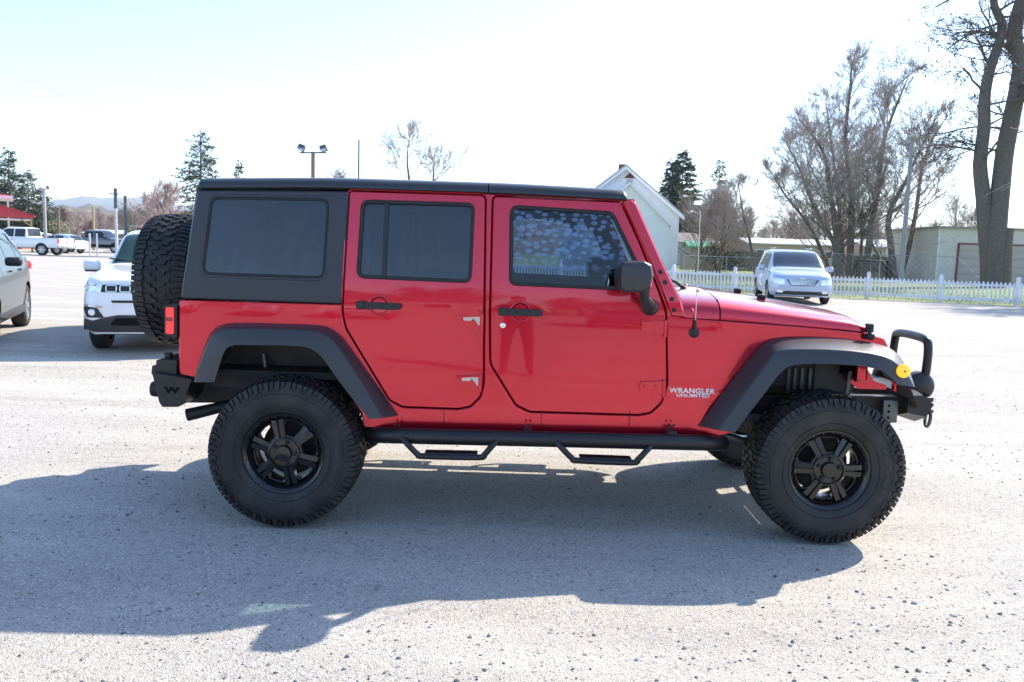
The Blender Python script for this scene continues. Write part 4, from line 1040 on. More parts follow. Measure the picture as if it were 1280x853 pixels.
def minivan():
    r_ = thing('minivan', 'pale silver minivan facing us in front of the white picket fence', 'van')
    c = Car(5.10, 1.98, [(0, .28), (.1, .24), (.5, .22), (4.4, .24), (5.1, .36)], [(0, .85), (.05, .88), (.3, .95), (1.05, 1.04), (2.4, 1.06), (4.8, 1.08), (5.1, 1.02)],
            [(0, .88), (.05, .93), (.3, 1.01), (.9, 1.12), (1.05, 1.16), (1.95, 1.66), (2.4, 1.75), (3.9, 1.76), (4.6, 1.70), (5.0, 1.2), (5.1, 1.08)],
            [(0, .72), (.03, .80), (.09, .88), (.2, .94), (.5, .985), (1.2, 1.0), (4.4, 1.0), (5.0, .94), (5.1, .88)],
            [(0, .6), (.3, .80), (1.0, .86), (1.95, .76), (2.4, .74), (4.6, .72), (5.1, .66)], (.95, 4.03), .345, nose_k=.18)
    c.shell(r_, P_SILVER); c.wheels_()
    c.windows([(1.75, 2.45, .18, 0), (2.53, 3.55, 0, 0), (3.65, 4.60, 0, -.1)], (1.10, 2.02), (4.68, 4.98), g=glass('van_glass', (.28, .33, .34), 1.7))
    c.nose('grille', [(-.36, .60), (.36, .60), (.50, .80), (-.50, .80)], M_DARK, out=.012, fil=.03)
    for i in range(5): z = .625+i*.036; c.nose('grille_bar', [(-.36-.02*i, z), (.36+.02*i, z), (.36+.02*i, z+.021), (-.36-.02*i, z+.013)], M_CHROME, out=.020, fil=0)
    for sg in (-1, 1):
        h_ = c.nose('headlight', [(sg*.56, .62), (sg*.88, .66), (sg*.90, .83), (sg*.56, .79)], M_CLEAR, out=.01, fil=.03)
        c.nose('fog_lamp', fillet([(sg*.60, .36), (sg*.78, .36), (sg*.78, .45), (sg*.60, .45)], .03), M_CLEAR, out=.01, fil=0)
        b = MB(); b.box((1.62, sg*1.10, 1.12), (.14, .24, .17), .05); b.build('side_mirror', P_SILVER, c.body, smooth=60)
        b = MB(); b.box((2.45, sg*.985, .92), (.16, .02, .03), .008); b.build('door_handle', P_SILVER, c.body)
        b = MB(); b.box((3.2, sg*.60, 1.79), (2.0, .03, .03), .01); b.build('roof_rail', M_CHROME, c.body)
    c.nose('lower_intake', [(-.80, .30), (.80, .30), (.82, .37), (.5, .42), (-.5, .42), (-.82, .37)], M_BLK, out=.008, fil=.02)
    c.nose('licence_plate', [(-.16, .48), (.16, .48), (.16, .57), (-.16, .57)], P_SILVER, out=.012, fil=.005)
    b = MB(); b.box((c.xnose(0, .81)-.01, 0, .82), (.02, .22, .035), .008); b.build('emblem', M_CHROME, c.body)
    place(r_, 0, 1006, 26.6, -99.5); return r_
minivan()

def pickup(name, label, paintm, px, d, deg, x_at, flip=False, old=False):
    r_ = thing(name, label, 'truck')
    cab1 = 3.55
    W_ = 1.98
    # lower body as one shell, cab greenhouse through the curves, then the open bed
    c = Car(5.75, W_, [(0, .50), (.2, .45), (5.5, .50), (5.75, .56)], [(0, .95), (.1, 1.05), (1.3, 1.14), (3.5, 1.16), (5.75, 1.16)],
            [(0, 1.0), (.1, 1.10), (1.2, 1.20), (1.35, 1.22), (1.95, 1.78), (2.2, 1.86), (3.2, 1.86), (3.46, 1.80), (3.56, 1.19), (3.6, 1.175), (5.75, 1.175)],
            [(0, .84), (.06, .93), (.2, .98), (1, 1.0), (5.6, 1.0), (5.72, .985), (5.75, .97)],
            [(0, .7), (.3, .85), (1.3, .86), (2.0, .76), (3.4, .76), (3.6, .86), (5.75, .86)], (.95, 4.55), .39)
    c.shell(r_, paintm); c.wheels_(.25, 6)
    c.windows([(1.82, 2.62, .12, 0), (2.70, 3.40, 0, 0)], (1.42, 2.02), (3.47, 3.545), g=glass('truck_glass', (.10, .12, .13), 1.6))
    b = MB(); b.box((4.65, 0, 1.172), (1.96, 1.52, .02), .004); b.build('bed_cover', M_DARK, c.body)
    for sg in (-1, 1):
        b = MB(); b.box((5.72, sg*.93, .98), (.10, .12, .30), .02); b.build('taillight', M_REDL, c.body)
        b = MB(); b.box((1.62, sg*1.12, 1.22), (.12, .20, .22), .04); b.build('side_mirror', M_BLK, c.body)
        b = MB(); b.box((2.55, sg*.99, 1.02), (.16, .02, .035), .008); b.build('door_handle', M_BLK, c.body)
    b = MB(); b.box((5.83, 0, .62), (.16, 1.85, .18), .03); b.build('rear_bumper', M_CHROME if not old else M_TRIM, c.body)
    b = MB(); b.box((-.05, 0, .62), (.16, 1.85, .2), .03); b.build('front_bumper', M_CHROME if not old else M_TRIM, c.body)
    b = MB(); b.box((.02, 0, .88), (.06, 1.0, .2), .02); b.build('grille', M_BLK, c.body)
    b = MB(); b.box((5.76, 0, .9), (.02, .30, .04), .004); b.build('tailgate_handle', M_BLK, c.body)
    if old: b = MB(); b.box((2.9, 0, .58), (4.9, W_+.01, .22), .03); b.build('dark_lower_body', M_DARK, c.body)
    place(r_, x_at, px, d, deg); return r_
pickup('pickup_truck', 'white extended-cab pickup truck in the far left of the lot, tail to the right', P_WHITE, 61.5, 57, 178, 4.55)
pickup('pickup_truck', 'old grey pickup truck parked behind the white pickup, nose to the right', P_DKGREY, 124, 70, 2, 2.6, old=True)
def hatch():
    r_ = thing('hatchback', 'small pale blue car mostly hidden behind the white pickup', 'car')
    c = Car(4.1, 1.7, [(0, .34), (.3, .26), (4.1, .36)], [(0, .74), (.3, .86), (1.2, .94), (4.1, .95)], [(0, .8), (1.0, 1.0), (1.8, 1.38), (2.4, 1.46), (3.3, 1.40), (3.95, 1.0), (4.1, .97)],
            [(0, .76), (.2, .94), (1, 1), (3.8, .98), (4.1, .84)], [(0, .7), (1, .84), (2, .7), (3.5, .68), (4.1, .7)], (.8, 3.3), .31)
    c.shell(r_, P_PALE); c.wheels_(.2)
    c.windows([(1.5, 2.2, .1, 0), (2.28, 3.1, 0, -.1)], (1.08, 1.8), (3.4, 3.9))
    for sg in (-1, 1):
        b = MB(); b.box((4.0, sg*.72, .80), (.14, .16, .14), .03); b.build('taillight', M_REDL, c.body)
    place(r_, 3.9, 99, 64, 165)
hatch()
# ================================================================== ground
def ground_mat():
    m = bpy.data.materials.new('gravel'); m.use_nodes = True; n = m.node_tree; b = n.nodes['Principled BSDF']; b.inputs['Roughness'].default_value = .95; b.inputs['Specular IOR Level'].default_value = .15
    tc = n.nodes.new('ShaderNodeTexCoord')
    def noise(sc, det=4, rough=.6, vec=None):
        t = n.nodes.new('ShaderNodeTexNoise'); t.inputs['Scale'].default_value = sc; t.inputs['Detail'].default_value = det; t.inputs['Roughness'].default_value = rough
        n.links.new(vec or tc.outputs['Object'], t.inputs['Vector']); return t.outputs[0]
    def ramp(v, lo, hi):
        r = n.nodes.new('ShaderNodeMapRange'); r.inputs[1].default_value = lo; r.inputs[2].default_value = hi; n.links.new(v, r.inputs[0]); return r.outputs[0]
    def mix(f, a, c, t='MIX'):
        x = n.nodes.new('ShaderNodeMix'); x.data_type = 'RGBA'; x.blend_type = t
        for s, v in ((6, a), (7, c)):
            if isinstance(v, tuple): x.inputs[s].default_value = (*v, 1)
            else: n.links.new(v, x.inputs[s])
        if isinstance(f, float): x.inputs[0].default_value = f
        else: n.links.new(f, x.inputs[0])
        return x.outputs[2]
    mp = n.nodes.new('ShaderNodeMapping'); mp.inputs['Scale'].default_value = (.35, 1.6, 1); n.links.new(tc.outputs['Object'], mp.inputs[0])
    c = mix(ramp(noise(.9, 5, .6, mp.outputs[0]), .38, .62), (.36, .33, .285), (.55, .51, .445))       # drifts of fines and wheel tracks
    # compacted wheel tracks and darker dusty patches
    mt = n.nodes.new('ShaderNodeMapping'); mt.inputs['Rotation'].default_value = (0, 0, .22); mt.inputs['Scale'].default_value = (.10, 1.15, 1); n.links.new(tc.outputs['Object'], mt.inputs[0])
    c = mix(ramp(noise(1.3, 4, .55, mt.outputs[0]), .50, .60), c, (.40, .37, .325))
    c = mix(ramp(noise(.35, 6, .6), .50, .72), c, (.36, .345, .325))
    c = mix(ramp(noise(9, 6, .7), .46, .66), c, (.44, .405, .35))
    c = mix(ramp(noise(34, 5, .8), .50, .74), c, (.31, .285, .25))
    v = n.nodes.new('ShaderNodeTexVoronoi'); v.inputs['Scale'].default_value = 140; n.links.new(tc.outputs['Object'], v.inputs['Vector'])
    cell = n.nodes.new('ShaderNodeSeparateColor'); n.links.new(v.outputs['Color'], cell.inputs[0])
    c = mix(ramp(cell.outputs[0], .84, .98), c, (.17, .165, .16))
    c = mix(ramp(cell.outputs[1], .86, .99), c, (.62, .60, .57))
    v2 = n.nodes.new('ShaderNodeTexVoronoi'); v2.inputs['Scale'].default_value = 31; n.links.new(tc.outputs['Object'], v2.inputs['Vector'])
    c2 = n.nodes.new('ShaderNodeSeparateColor'); n.links.new(v2.outputs['Color'], c2.inputs[0])
    near = n.nodes.new('ShaderNodeMath'); near.operation = 'MULTIPLY'; n.links.new(ramp(c2.outputs[0], .93, .985), near.inputs[0]); n.links.new(ramp(v2.outputs['Distance'], .42, .28), near.inputs[1])
    c = mix(near.outputs[0], c, (.20, .195, .19))
    n.links.new(c, b.inputs['Base Color'])
    add = n.nodes.new('ShaderNodeMath'); add.operation = 'MULTIPLY_ADD'; add.inputs[1].default_value = .6
    n.links.new(noise(60, 5, .8), add.inputs[0]); n.links.new(v.outputs['Distance'], add.inputs[2])
    bp = n.nodes.new('ShaderNodeBump'); bp.inputs['Strength'].default_value = .5; bp.inputs['Distance'].default_value = .008; n.links.new(add.outputs[0], bp.inputs['Height']); n.links.new(bp.outputs[0], b.inputs['Normal'])
    return m
GR = ground_mat()
def cg(px, d): p = gp(px, d); return p
def sheet(name, pts, z, m_, kind='structure', **k):
    g = MB(); g.add([(p[0], p[1], z) for p in pts], [list(range(len(pts)))]); return g.build(name, m_, None, smooth=0, kind=kind, **k)
o_ = CAM.copy(); o_.z = 0
def W(lat, d, z=0): p = o_+RH*lat+FH*d; return Vector((p.x, p.y, z))
# one ground sheet out to the horizon, the lot in its middle
M_FIELD = mat('dry_ground', (.22, .19, .12), .95, noise=(.05, (.13, .13, .07), 6, .4, .6))
g = MB(); g.add([(-6000, -6000, -.03), (6000, -6000, -.03), (6000, 6000, -.03), (-6000, 6000, -.03)], [[0, 1, 2, 3]]); g.build('ground', M_FIELD, None, kind='structure')
FA, FB = W(-.3, 36.9), W(40, 20.8)      # picket fence line
lot = [W(-140, -60), W(110, -60), W(110, 5), FB, FA, W(-.5, 60), W(-10, 110), W(-140, 110)]
g = MB(); g.add([(p.x, p.y, 0) for p in lot], [list(range(8))]); g.build('gravel_lot', GR, None, kind='structure')
M_GRASS = mat('lawn', (.13, .22, .035), .9, noise=(.8, (.24, .23, .06), 6, .40, .62), bump=(30, .8, .05))
g = MB(); g.add([(p.x, p.y, -.004) for p in (FA+(FB-FA)*-.02, FB, W(110, 10), W(110, 160), W(2, 160))], [[0, 1, 2, 3, 4]]); g.build('lawn', M_GRASS, None, kind='structure')

# loose stones lying on the lot (stuff): a few thousand faceted pebbles, denser near the camera
rnd = random.Random(3); base = []
bm = bmesh.new(); bmesh.ops.create_icosphere(bm, subdivisions=1, radius=1); bm.verts.index_update(); pv = [v.co.copy() for v in bm.verts]; pf = [[v.index for v in f.verts] for f in bm.faces]; bm.free()
g = MB(); SC_ = []
for i in range(9000):
    d = 2.3+11*rnd.random()**1.6; lat = rnd.uniform(-.66, .66)*d
    cl = math.sin(lat*1.9+d*1.1)+math.sin(lat*.7-d*2.3+1)
    if rnd.random() > .45+.3*cl: continue
    p = W(lat, d); s_ = rnd.choice([.003, .004, .005, .006, .006, .008, .010])*rnd.uniform(.7, 1.2)
    if rnd.random() < .004: s_ *= 1.7
    q = Matrix.Rotation(rnd.uniform(0, 6.3), 3, 'Z')@Matrix.Rotation(rnd.uniform(-.5, .5), 3, 'X'); sc = (rnd.uniform(.8, 1.4)*s_, rnd.uniform(.6, 1)*s_, rnd.uniform(.4, .7)*s_)
    g.cur = rnd.choice([0, 0, 0, 1, 1, 2]); g.add([q@Vector((v.x*sc[0]*rnd.uniform(.85, 1.15), v.y*sc[1], v.z*sc[2]))+Vector((p.x, p.y, sc[2]*.45)) for v in pv], pf)
g.build('loose_stones', [mat('stone_light', (.40, .38, .35), .9), mat('stone_grey', (.20, .20, .195), .9), mat('stone_dark', (.10, .10, .10), .85)], None, smooth=0, fix=False, kind='stuff', label='loose pebbles and stones scattered over the gravel lot')

# ================================================================== trees
M_BARK = mat('bark', (.14, .115, .10), .9, noise=(6, (.22, .19, .165), 6, .35, .7), bump=(25, .6, .03))
M_BARK2 = mat('bark_twig', (.15, .115, .095), .9)
M_TWIG = mat('brown_twig', (.40, .335, .295), .9)
M_TWIGP = mat('pale_twig', (.30, .25, .20), .9)
M_TWIGR = mat('reddish_twig', (.22, .125, .10), .9)
def rvec(r_): return Vector((r_.gauss(0, 1), r_.gauss(0, 1), r_.gauss(0, 1))).normalized()
def limb(mb, pts, r0, r1, n=6):
    k = len(pts); mb.tube(pts, [r0+(r1-r0)*(i/(k-1)) for i in range(k)], n, caps=False)
def grow(tr, tw, r_, p, d, L, rad_, lvl, up=.10, wob=.18, split=(3, 4), ratio=.68, tmin=.006, nseg=4, droop=0, spread=.85):
    pts = [p]; q = p.copy(); dd = d.copy()
    for i in range(nseg):
        dd = (dd+rvec(r_)*wob+Vector((0, 0, up-droop*(i/nseg)))).normalized(); q = q+dd*(L/nseg); pts.append(q.copy())
    r1 = max(rad_*.4, tmin*.6); r0_ = max(rad_, tmin)
    limb(tr if rad_ > .03 else tw, pts, r0_, r1, 6 if rad_ > .10 else 4 if rad_ > .03 else 3)
    if lvl <= 0 or L < .30: return
    for k in range(r_.randint(*split)):
        t = r_.uniform(.10, .95); i = min(int(t*nseg), nseg-1); b = pts[i].lerp(pts[i+1], t*nseg-i)
        tg = (pts[i+1]-pts[i]).normalized(); ax = tg.cross(rvec(r_)).normalized(); nd = (Matrix.Rotation(r_.uniform(.35, .95)*spread, 3, ax)@tg)
        grow(tr, tw, r_, b, nd.normalized(), L*ratio*r_.uniform(.6, 1.2)*(1.3-.5*t), max(r0_*(1-.5*t)*.55, tmin), lvl-1, up, wob*.9, split, ratio, tmin, max(2, nseg-1), droop, spread)
def bare_tree(name, label, pos, H, r0, seed, lvl=4, twig=M_TWIG, group=None, trunkpts=None, rz=0, split=(3, 4), spread=.85, base=.20, L0=.36, tmin=.0115, up=.08, ratio=.72, bark=M_BARK, fork=1):
    r_ = random.Random(seed); root = thing(name, label, 'tree', pos, rz, group)
    tr, tw = MB(), MB()
    for f_ in range(fork):
        if trunkpts: pts = [Vector(p) for p in trunkpts]
        else:
            pts = [Vector((0, 0, 0))]; dd = (Vector((0, 0, 1))+rvec(r_)*(.06 if fork == 1 else .30)).normalized()
            for i in range(8): dd = (dd+rvec(r_)*.10+Vector((0, 0, .10))).normalized(); pts.append(pts[-1]+dd*(H*.82/8))
        pts = smooth_path(pts, 3); k = len(pts)
        limb(tr, pts, r0/(fork**.5), r0*.16, 10)
        for i in range(k):
            t = i/(k-1)
            if t < base: continue
            nb = 1 if r_.random() < .3 else 2
            for _ in range(nb):
                a = r_.uniform(0, 2*PI); el = r_.uniform(.2, .95)+t*.35
                nd = Vector((math.cos(a)*math.cos(el), math.sin(a)*math.cos(el), math.sin(el)))
                grow(tr, tw, r_, pts[i].copy(), nd, H*L0*(1.15-.92*t)*r_.uniform(.55, 1.2), r0*(1-t*.8)*.34, lvl-1, up, .13, split, ratio, tmin, 4, 0, spread)
        grow(tr, tw, r_, pts[-1].copy(), (pts[-1]-pts[-2]).normalized(), H*.08, r0*.14, lvl-2, up, .2, split, ratio, tmin, 4, 0, spread)
    tr.build('trunk', bark, root, smooth=60, fix=False); tw.build('crown', twig, root, smooth=60, fix=False)
    return root
def conifer(name, label, pos, H, Rb, seed, base=.1, dens=1.0, cols=((.030, .060, .028), (.055, .085, .030)), shape=1.0, lean=0, leafs=.17, group=None):
    r_ = random.Random(seed); root = thing(name, label, 'tree', pos, 0, group); tr = MB(); cr = MB()
    limb(tr, [Vector((0, 0, 0)), Vector((lean*.5, 0, H*.5)), Vector((lean, 0, H))], H*.018, .02, 8)
    nW = int(H*3.0*dens)
    for i in range(nW):
        t = base+(1-base)*(i/nW)+r_.uniform(-.01, .01); z = H*t
        R_ = Rb*((1-t)/(1-base))**shape*r_.uniform(.62, 1.12)+.15
        if R_ < .1: continue
        for k in range(r_.randint(5, 7)):
            a = r_.uniform(0, 2*PI); L = R_*r_.uniform(.65, 1.1); dz = r_.uniform(-.35, .12)
            b0 = Vector((lean*t, 0, z+r_.uniform(-1, 1)*H/nW)); d = Vector((math.cos(a), math.sin(a), dz)).normalized(); e = b0+d*L
            limb(tr, [b0, e], .02+L*.008, .008, 3)
            sd = d.cross(Vector((0, 0, 1))).normalized(); n = max(3, int(L*6.5*dens))
            for q in range(n):
                u = (q+r_.random())/n; u = .18+.82*u; c = b0+d*(L*u)+sd*r_.gauss(0, .16*L*(1.15-u)+.04)+Vector((0, 0, r_.gauss(-.04, .07)))
                for _ in range(4):
                    v1 = (d*r_.uniform(.2, 1)+sd*r_.uniform(-1, 1)+Vector((0, 0, r_.uniform(-.5, .45)))).normalized()*leafs*r_.uniform(.7, 1.5); v2 = v1.cross(rvec(r_)).normalized()*leafs*r_.uniform(.25, .5)
                    o = len(cr.v); cr.cur = r_.choice([0, 0, 1]); cr.add([c-v2*.5, c+v1*.5-v2*.2, c+v1, c+v1*.45+v2*.6], [[0, 1, 2, 3]])
    tr.build('trunk', M_BARK, root, smooth=60, fix=False)
    cr.build('crown', [mat('needles_%d_%d' % (int(cols[0][1]*1000), 0), cols[0], .6), mat('needles_%d_%d' % (int(cols[1][1]*1000), 1), cols[1], .6)], root, smooth=0, fix=False)
    return root
def hgt(px, py, d): return at(px, py, d).z
def base_(px, d): p = gp(px, d); return (p.x, p.y, 0)

# the stand of tall bare trees behind the fence: main stems follow the photograph
def traced(name, label, stem, d, r0, seed, **k):
    b0 = gp(stem[0][0], d); pts = []
    for i, (px, py) in enumerate(stem):
        p = at(px, py, d)-b0; rr = random.Random(seed+i)
        if i: p = p+FH*rr.uniform(-.5, .5)
        else: p.z = 0
        pts.append(p)
    return bare_tree(name, label, (b0.x, b0.y, 0), pts[-1].z/.82, r0, seed, trunkpts=pts, **k)
GRP = 'bare trees standing together behind the picket fence'
traced('bare_tree', 'bare tree right behind the minivan roof, left trunk of the tall stand', [(1052, 345), (1046, 300), (1036, 240), (1026, 190), (1003, 150)], 60, .26, 11, group=GRP, lvl=5, base=.14, L0=.32)
traced('bare_tree', 'tallest straight bare tree in the stand behind the picket fence', [(1060, 345), (1062, 300), (1061, 240), (1060, 170), (1062, 110), (1064, 82)], 61, .28, 12, group=GRP, lvl=5, base=.14, L0=.26)
traced('bare_tree', 'bare tree leaning left at the left side of the tall stand', [(1048, 346), (1040, 305), (1022, 262), (1000, 215), (984, 180)], 62, .22, 13, group=GRP, lvl=5, base=.12, L0=.42)
traced('bare_tree', 'bare tree left of the grey light pole with a fork at mid height', [(1083, 346), (1090, 300), (1096, 240), (1104, 180), (1117, 135), (1134, 103)], 60, .27, 14, group=GRP, lvl=5, base=.14, L0=.28)
traced('bare_tree', 'curved bare tree at the foot of the grey light pole', [(1117, 347), (1113, 310), (1111, 270), (1128, 230), (1148, 195), (1172, 150)], 59, .27, 15, group=GRP, lvl=5, base=.3, L0=.30)
traced('bare_tree', 'bare tree bending right just right of the grey light pole', [(1124, 345), (1136, 310), (1143, 262), (1153, 215), (1166, 180), (1178, 150)], 61, .22, 16, group=GRP, lvl=5, base=.3, L0=.30)
traced('bare_tree', 'bare tree farthest left in the tall stand, arching over the minivan', [(1040, 346), (1030, 315), (1008, 280), (985, 245), (966, 215)], 63, .19, 19, group=GRP, lvl=5, base=.12, L0=.42)
traced('bare_tree', 'upright bare tree just behind the left trunks of the stand', [(1054, 345), (1050, 300), (1050, 240), (1042, 180), (1034, 130)], 64, .2, 20, group=GRP, lvl=5, base=.12, L0=.30)
traced('bare_tree', 'thin bare tree between the two tallest ones of the stand', [(1072, 344), (1075, 300), (1074, 250), (1080, 200)], 62, .15, 17, group=GRP, lvl=5, base=.3, L0=.30)
traced('bare_tree', 'short bare tree with spreading low branches under the stand', [(1108, 346), (1104, 325), (1090, 300), (1075, 285)], 61, .16, 21, group=GRP, lvl=5, base=.3, L0=.5)
traced('bare_tree', 'small dark bare tree with curved trunk left of the minivan', [(945, 330), (938, 300), (930, 262), (922, 232)], 62, .15, 18, lvl=5, base=.35, L0=.45)
bare_tree('bare_tree', 'wide pale bare tree beside the white gabled house', base_(872, 66), hgt(872, 225, 66), .17, 31, twig=M_TWIGP, lvl=4, base=.15, L0=.42, split=(3, 5))
bare_tree('bare_tree', 'dense brown bare tree in front of the thin conifer', base_(899, 64), hgt(899, 228, 64), .2, 32, twig=M_TWIG, lvl=4, base=.15, L0=.40, split=(4, 5), bark=M_BARK2)
bare_tree('bare_tree', 'rounded bare tree behind the garage corner', base_(1192, 90), hgt(1192, 235, 90), .2, 33, lvl=4, base=.2, L0=.4)
bare_tree('bare_tree', 'reddish bare tree peeping over the garage roof', base_(1222, 95), hgt(1222, 256, 95), .2, 34, twig=M_TWIGR, lvl=4, base=.2, L0=.45, split=(4, 5))
# big old tree by the garage, two stems, cut stub, ivy
bare_tree('bare_tree', 'bare tree beyond the right edge whose twigs shade the gravel by the fence', tuple(W(29, 37.5)), 17, .35, 91, lvl=4, base=.3, L0=.34, tmin=.02)
bare_tree('bare_tree', 'second bare tree beyond the right edge, nearer the garage doors', tuple(W(34.5, 39)), 16, .3, 92, lvl=4, base=.3, L0=.34, tmin=.02)
def big_tree():
    d = 50; b0 = gp(1239, d); root = thing('old_tree', 'huge old bare tree with two stems and ivy in front of the garage', 'tree', (b0.x, b0.y, 0)); tr, tw, iv = MB(), MB(), MB(); r_ = random.Random(5)
    L = lambda px, py, dy=0: at(px, py, d)-b0+FH*dy
    s1 = [L(1238, 358), L(1237, 330), L(1233, 290), L(1229, 245), L(1225, 205), L(1230, 160), L(1231, 120), L(1238, 85), L(1250, 50), L(1252, 28), L(1243, 8), L(1240, -30), L(1235, -80)]
    s2 = [L(1240, 358, -.3), L(1241, 320, -.3), L(1243, 280, -.3), L(1249, 230, -.2), L(1256, 190), L(1264, 150), L(1272, 110), L(1276, 75), L(1268, 50), L(1272, 20), L(1284, -20), L(1290, -70)]
    for p in (s1, s2): p[0].z = 0
    tr.tube(smooth_path(s1, 3), [.62-.46*(i/36)**.6 for i in range(37)], 14, caps=False); tr.tube(smooth_path(s2, 3), [.62-.26*(i/33)**.7 for i in range(34)], 14, caps=False)
    tr.tube([L(1248, 356, -.5), L(1249, 330, -.55), L(1252, 300, -.5), L(1256, 286, -.5)], [.45, .40, .34, .25], 12)
    tr.tube([L(1256, 200), L(1250, 190, -.1), L(1247, 186, -.1)], [.4, .34, .25], 10)
    for st, lo in ((s1, 4), (s2, 4)):
        P = smooth_path(st, 3)
        for i in range(lo*3, len(P)):
            if r_.random() < .8:
                a = r_.uniform(0, 2*PI); nd = Vector((math.cos(a), math.sin(a), r_.uniform(.0, .7))).normalized()
                grow(tr, tw, r_, P[i].copy(), nd, r_.uniform(1.6, 4.2), .08, 3, .05, .25, (3, 5), .62, .010, 4, .25, .9)
    # clumps of old leaves / ivy on the twigs
    m0 = tw.mesh('tmp', M_TWIG, smooth=0, fix=False); vs = [v.co.copy() for v in m0.vertices]
    for i in range(4200):
        c = r_.choice(vs)+rvec(r_)*r_.uniform(0, .18)
        if r_.random() < .35: continue
        for _ in range(3):
            v1 = rvec(r_)*r_.uniform(.07, .14); v2 = v1.cross(rvec(r_)).normalized()*r_.uniform(.05, .11); c2 = c+rvec(r_)*.08
            iv.add([c2, c2+v1*.6+v2*.5, c2+v1, c2+v1*.5-v2*.5], [[0, 1, 2, 3]])
    tr.build('trunk', mat('old_bark', (.17, .145, .13), .95, noise=(11, (.10, .085, .078), 9, .35, .70), bump=(14, .9, .05)), root, smooth=60, fix=False)
    tw.build('crown', M_BARK2, root, smooth=60, fix=False); iv.build('leaf_clumps', mat('dark_leaves', (.055, .060, .050), .6), root, smooth=0, fix=False)
big_tree()
# conifers
conifer('conifer', 'tallest dense dark conifer behind the white gabled house', base_(848, 100), hgt(848, 186, 100), 4.6, 41, base=.1, dens=1.25, shape=.62, leafs=.34)
conifer('conifer', 'lower dark conifer touching the left side of the dense dark one', base_(833, 101), hgt(833, 200, 101), 3.6, 40, base=.1, dens=1.2, shape=.7, leafs=.32)
conifer('conifer', 'thin ragged conifer between the bare trees right of the white house', base_(894, 104), hgt(894, 199, 104), 2.3, 42, base=.3, dens=.7, shape=.6, leafs=.30)
conifer('conifer', 'tall lacy conifer rising behind the rear of the red vehicle', base_(252, 75), hgt(252, 163, 75), 3.9, 43, base=.12, dens=1.0, shape=.62, cols=((.05, .075, .045), (.085, .11, .055)), leafs=.24)
conifer('conifer', 'small pointed conifer top just above the black hardtop', base_(299, 90), hgt(299, 200, 90), 2.6, 44, base=.1, dens=.9, shape=.9, cols=((.07, .09, .04), (.11, .12, .05)), leafs=.28)
for px, py, d, R_, s_, lab in ((-8, 188, 84, 4.2, 45, 'dark conifer cut by the left edge above the red canopy'), (14, 184, 82, 3.6, 46, 'tallest dark conifer above the red canopy at the far left'), (37, 212, 80, 3.2, 47, 'mid-height conifer right of the red canopy'), (55, 240, 79, 2.8, 48, 'lowest conifer beside the far left light pole')):
    conifer('conifer', lab, base_(px, d), hgt(px, py, d), R_, s_, base=.03, dens=1.15, shape=.75, cols=((.035, .06, .028), (.085, .11, .035)), leafs=.26, group='conifers behind the red canopy')
# bare trees at the left and over the roof line
bare_tree('bare_tree', 'pale bare tree left of the tall lacy conifer', base_(203, 60), hgt(203, 220, 60), .16, 51, twig=mat('pinkish_twig', (.36, .27, .25), .9), lvl=4, base=.25, L0=.45, tmin=.019)
bare_tree('bare_tree', 'round pale bare tree top beside the thin pole above the roof', base_(424, 85), hgt(424, 203, 85), .22, 52, twig=mat('greyish_twig', (.34, .32, .34), .9), lvl=4, base=.3, L0=.36, split=(4, 5), tmin=.019)
traced('bare_tree', 'knobbly bare tree with a straight centre stem above the roof', [(511, 290), (511, 240), (510, 200), (511, 168)], 50, .11, 53, lvl=4, base=.40, L0=.26, tmin=.013)
traced('bare_tree', 'knobbly bare tree spreading wide above the roof, right of the straight one', [(545, 290), (543, 240), (541, 220), (543, 205)], 52, .14, 54, lvl=4, base=.40, L0=.36, tmin=.013)
# wooded rise beyond: individual bare trees in rows (copies of three)
protos = [bare_tree('bare_tree', 'leafless tree in the far tree line', (0, 0, 0), 8.0, .2, 60+i, twig=[M_TWIG, M_TWIGR, M_TWIGP][i], lvl=3, base=.15, L0=.42, split=(4, 6), tmin=.022) for i in range(3)]
used = [0, 0, 0]; r_ = random.Random(9)
def put_far(px, d, H, k, lab, grp, z=0):
    o = protos[k] if not used[k] else copy_tree(protos[k]); used[k] = 1
    p = gp(px, d); o.location = (p.x, p.y, z-.1); o.rotation_euler = (0, 0, r_.uniform(0, 6)); o.scale = (H/8*r_.uniform(.9, 1.2),)*2+(H/8,)
    o['label'] = lab; o['group'] = grp
for i in range(26):
    px = 858+i*13.5+r_.uniform(-5, 5); d = r_.uniform(108, 145); k = r_.choice([0, 1, 2, 0])
    put_far(px, d, (6.0 if px > 1180 else 8.0)*r_.uniform(.75, 1.2), k, 'leafless tree in the far tree line behind the long pale sheds', 'far leafless trees behind the pale sheds')
for i in range(26):
    px = 52+i*7.2+r_.uniform(-3, 3); d = r_.uniform(95, 150); k = r_.choice([1, 2, 1, 0])
    put_far(px, d, 4.6*r_.uniform(.7, 1.3)*d/120, k, 'leafless tree on the brown rise behind the pickups', 'far leafless trees behind the pickups')

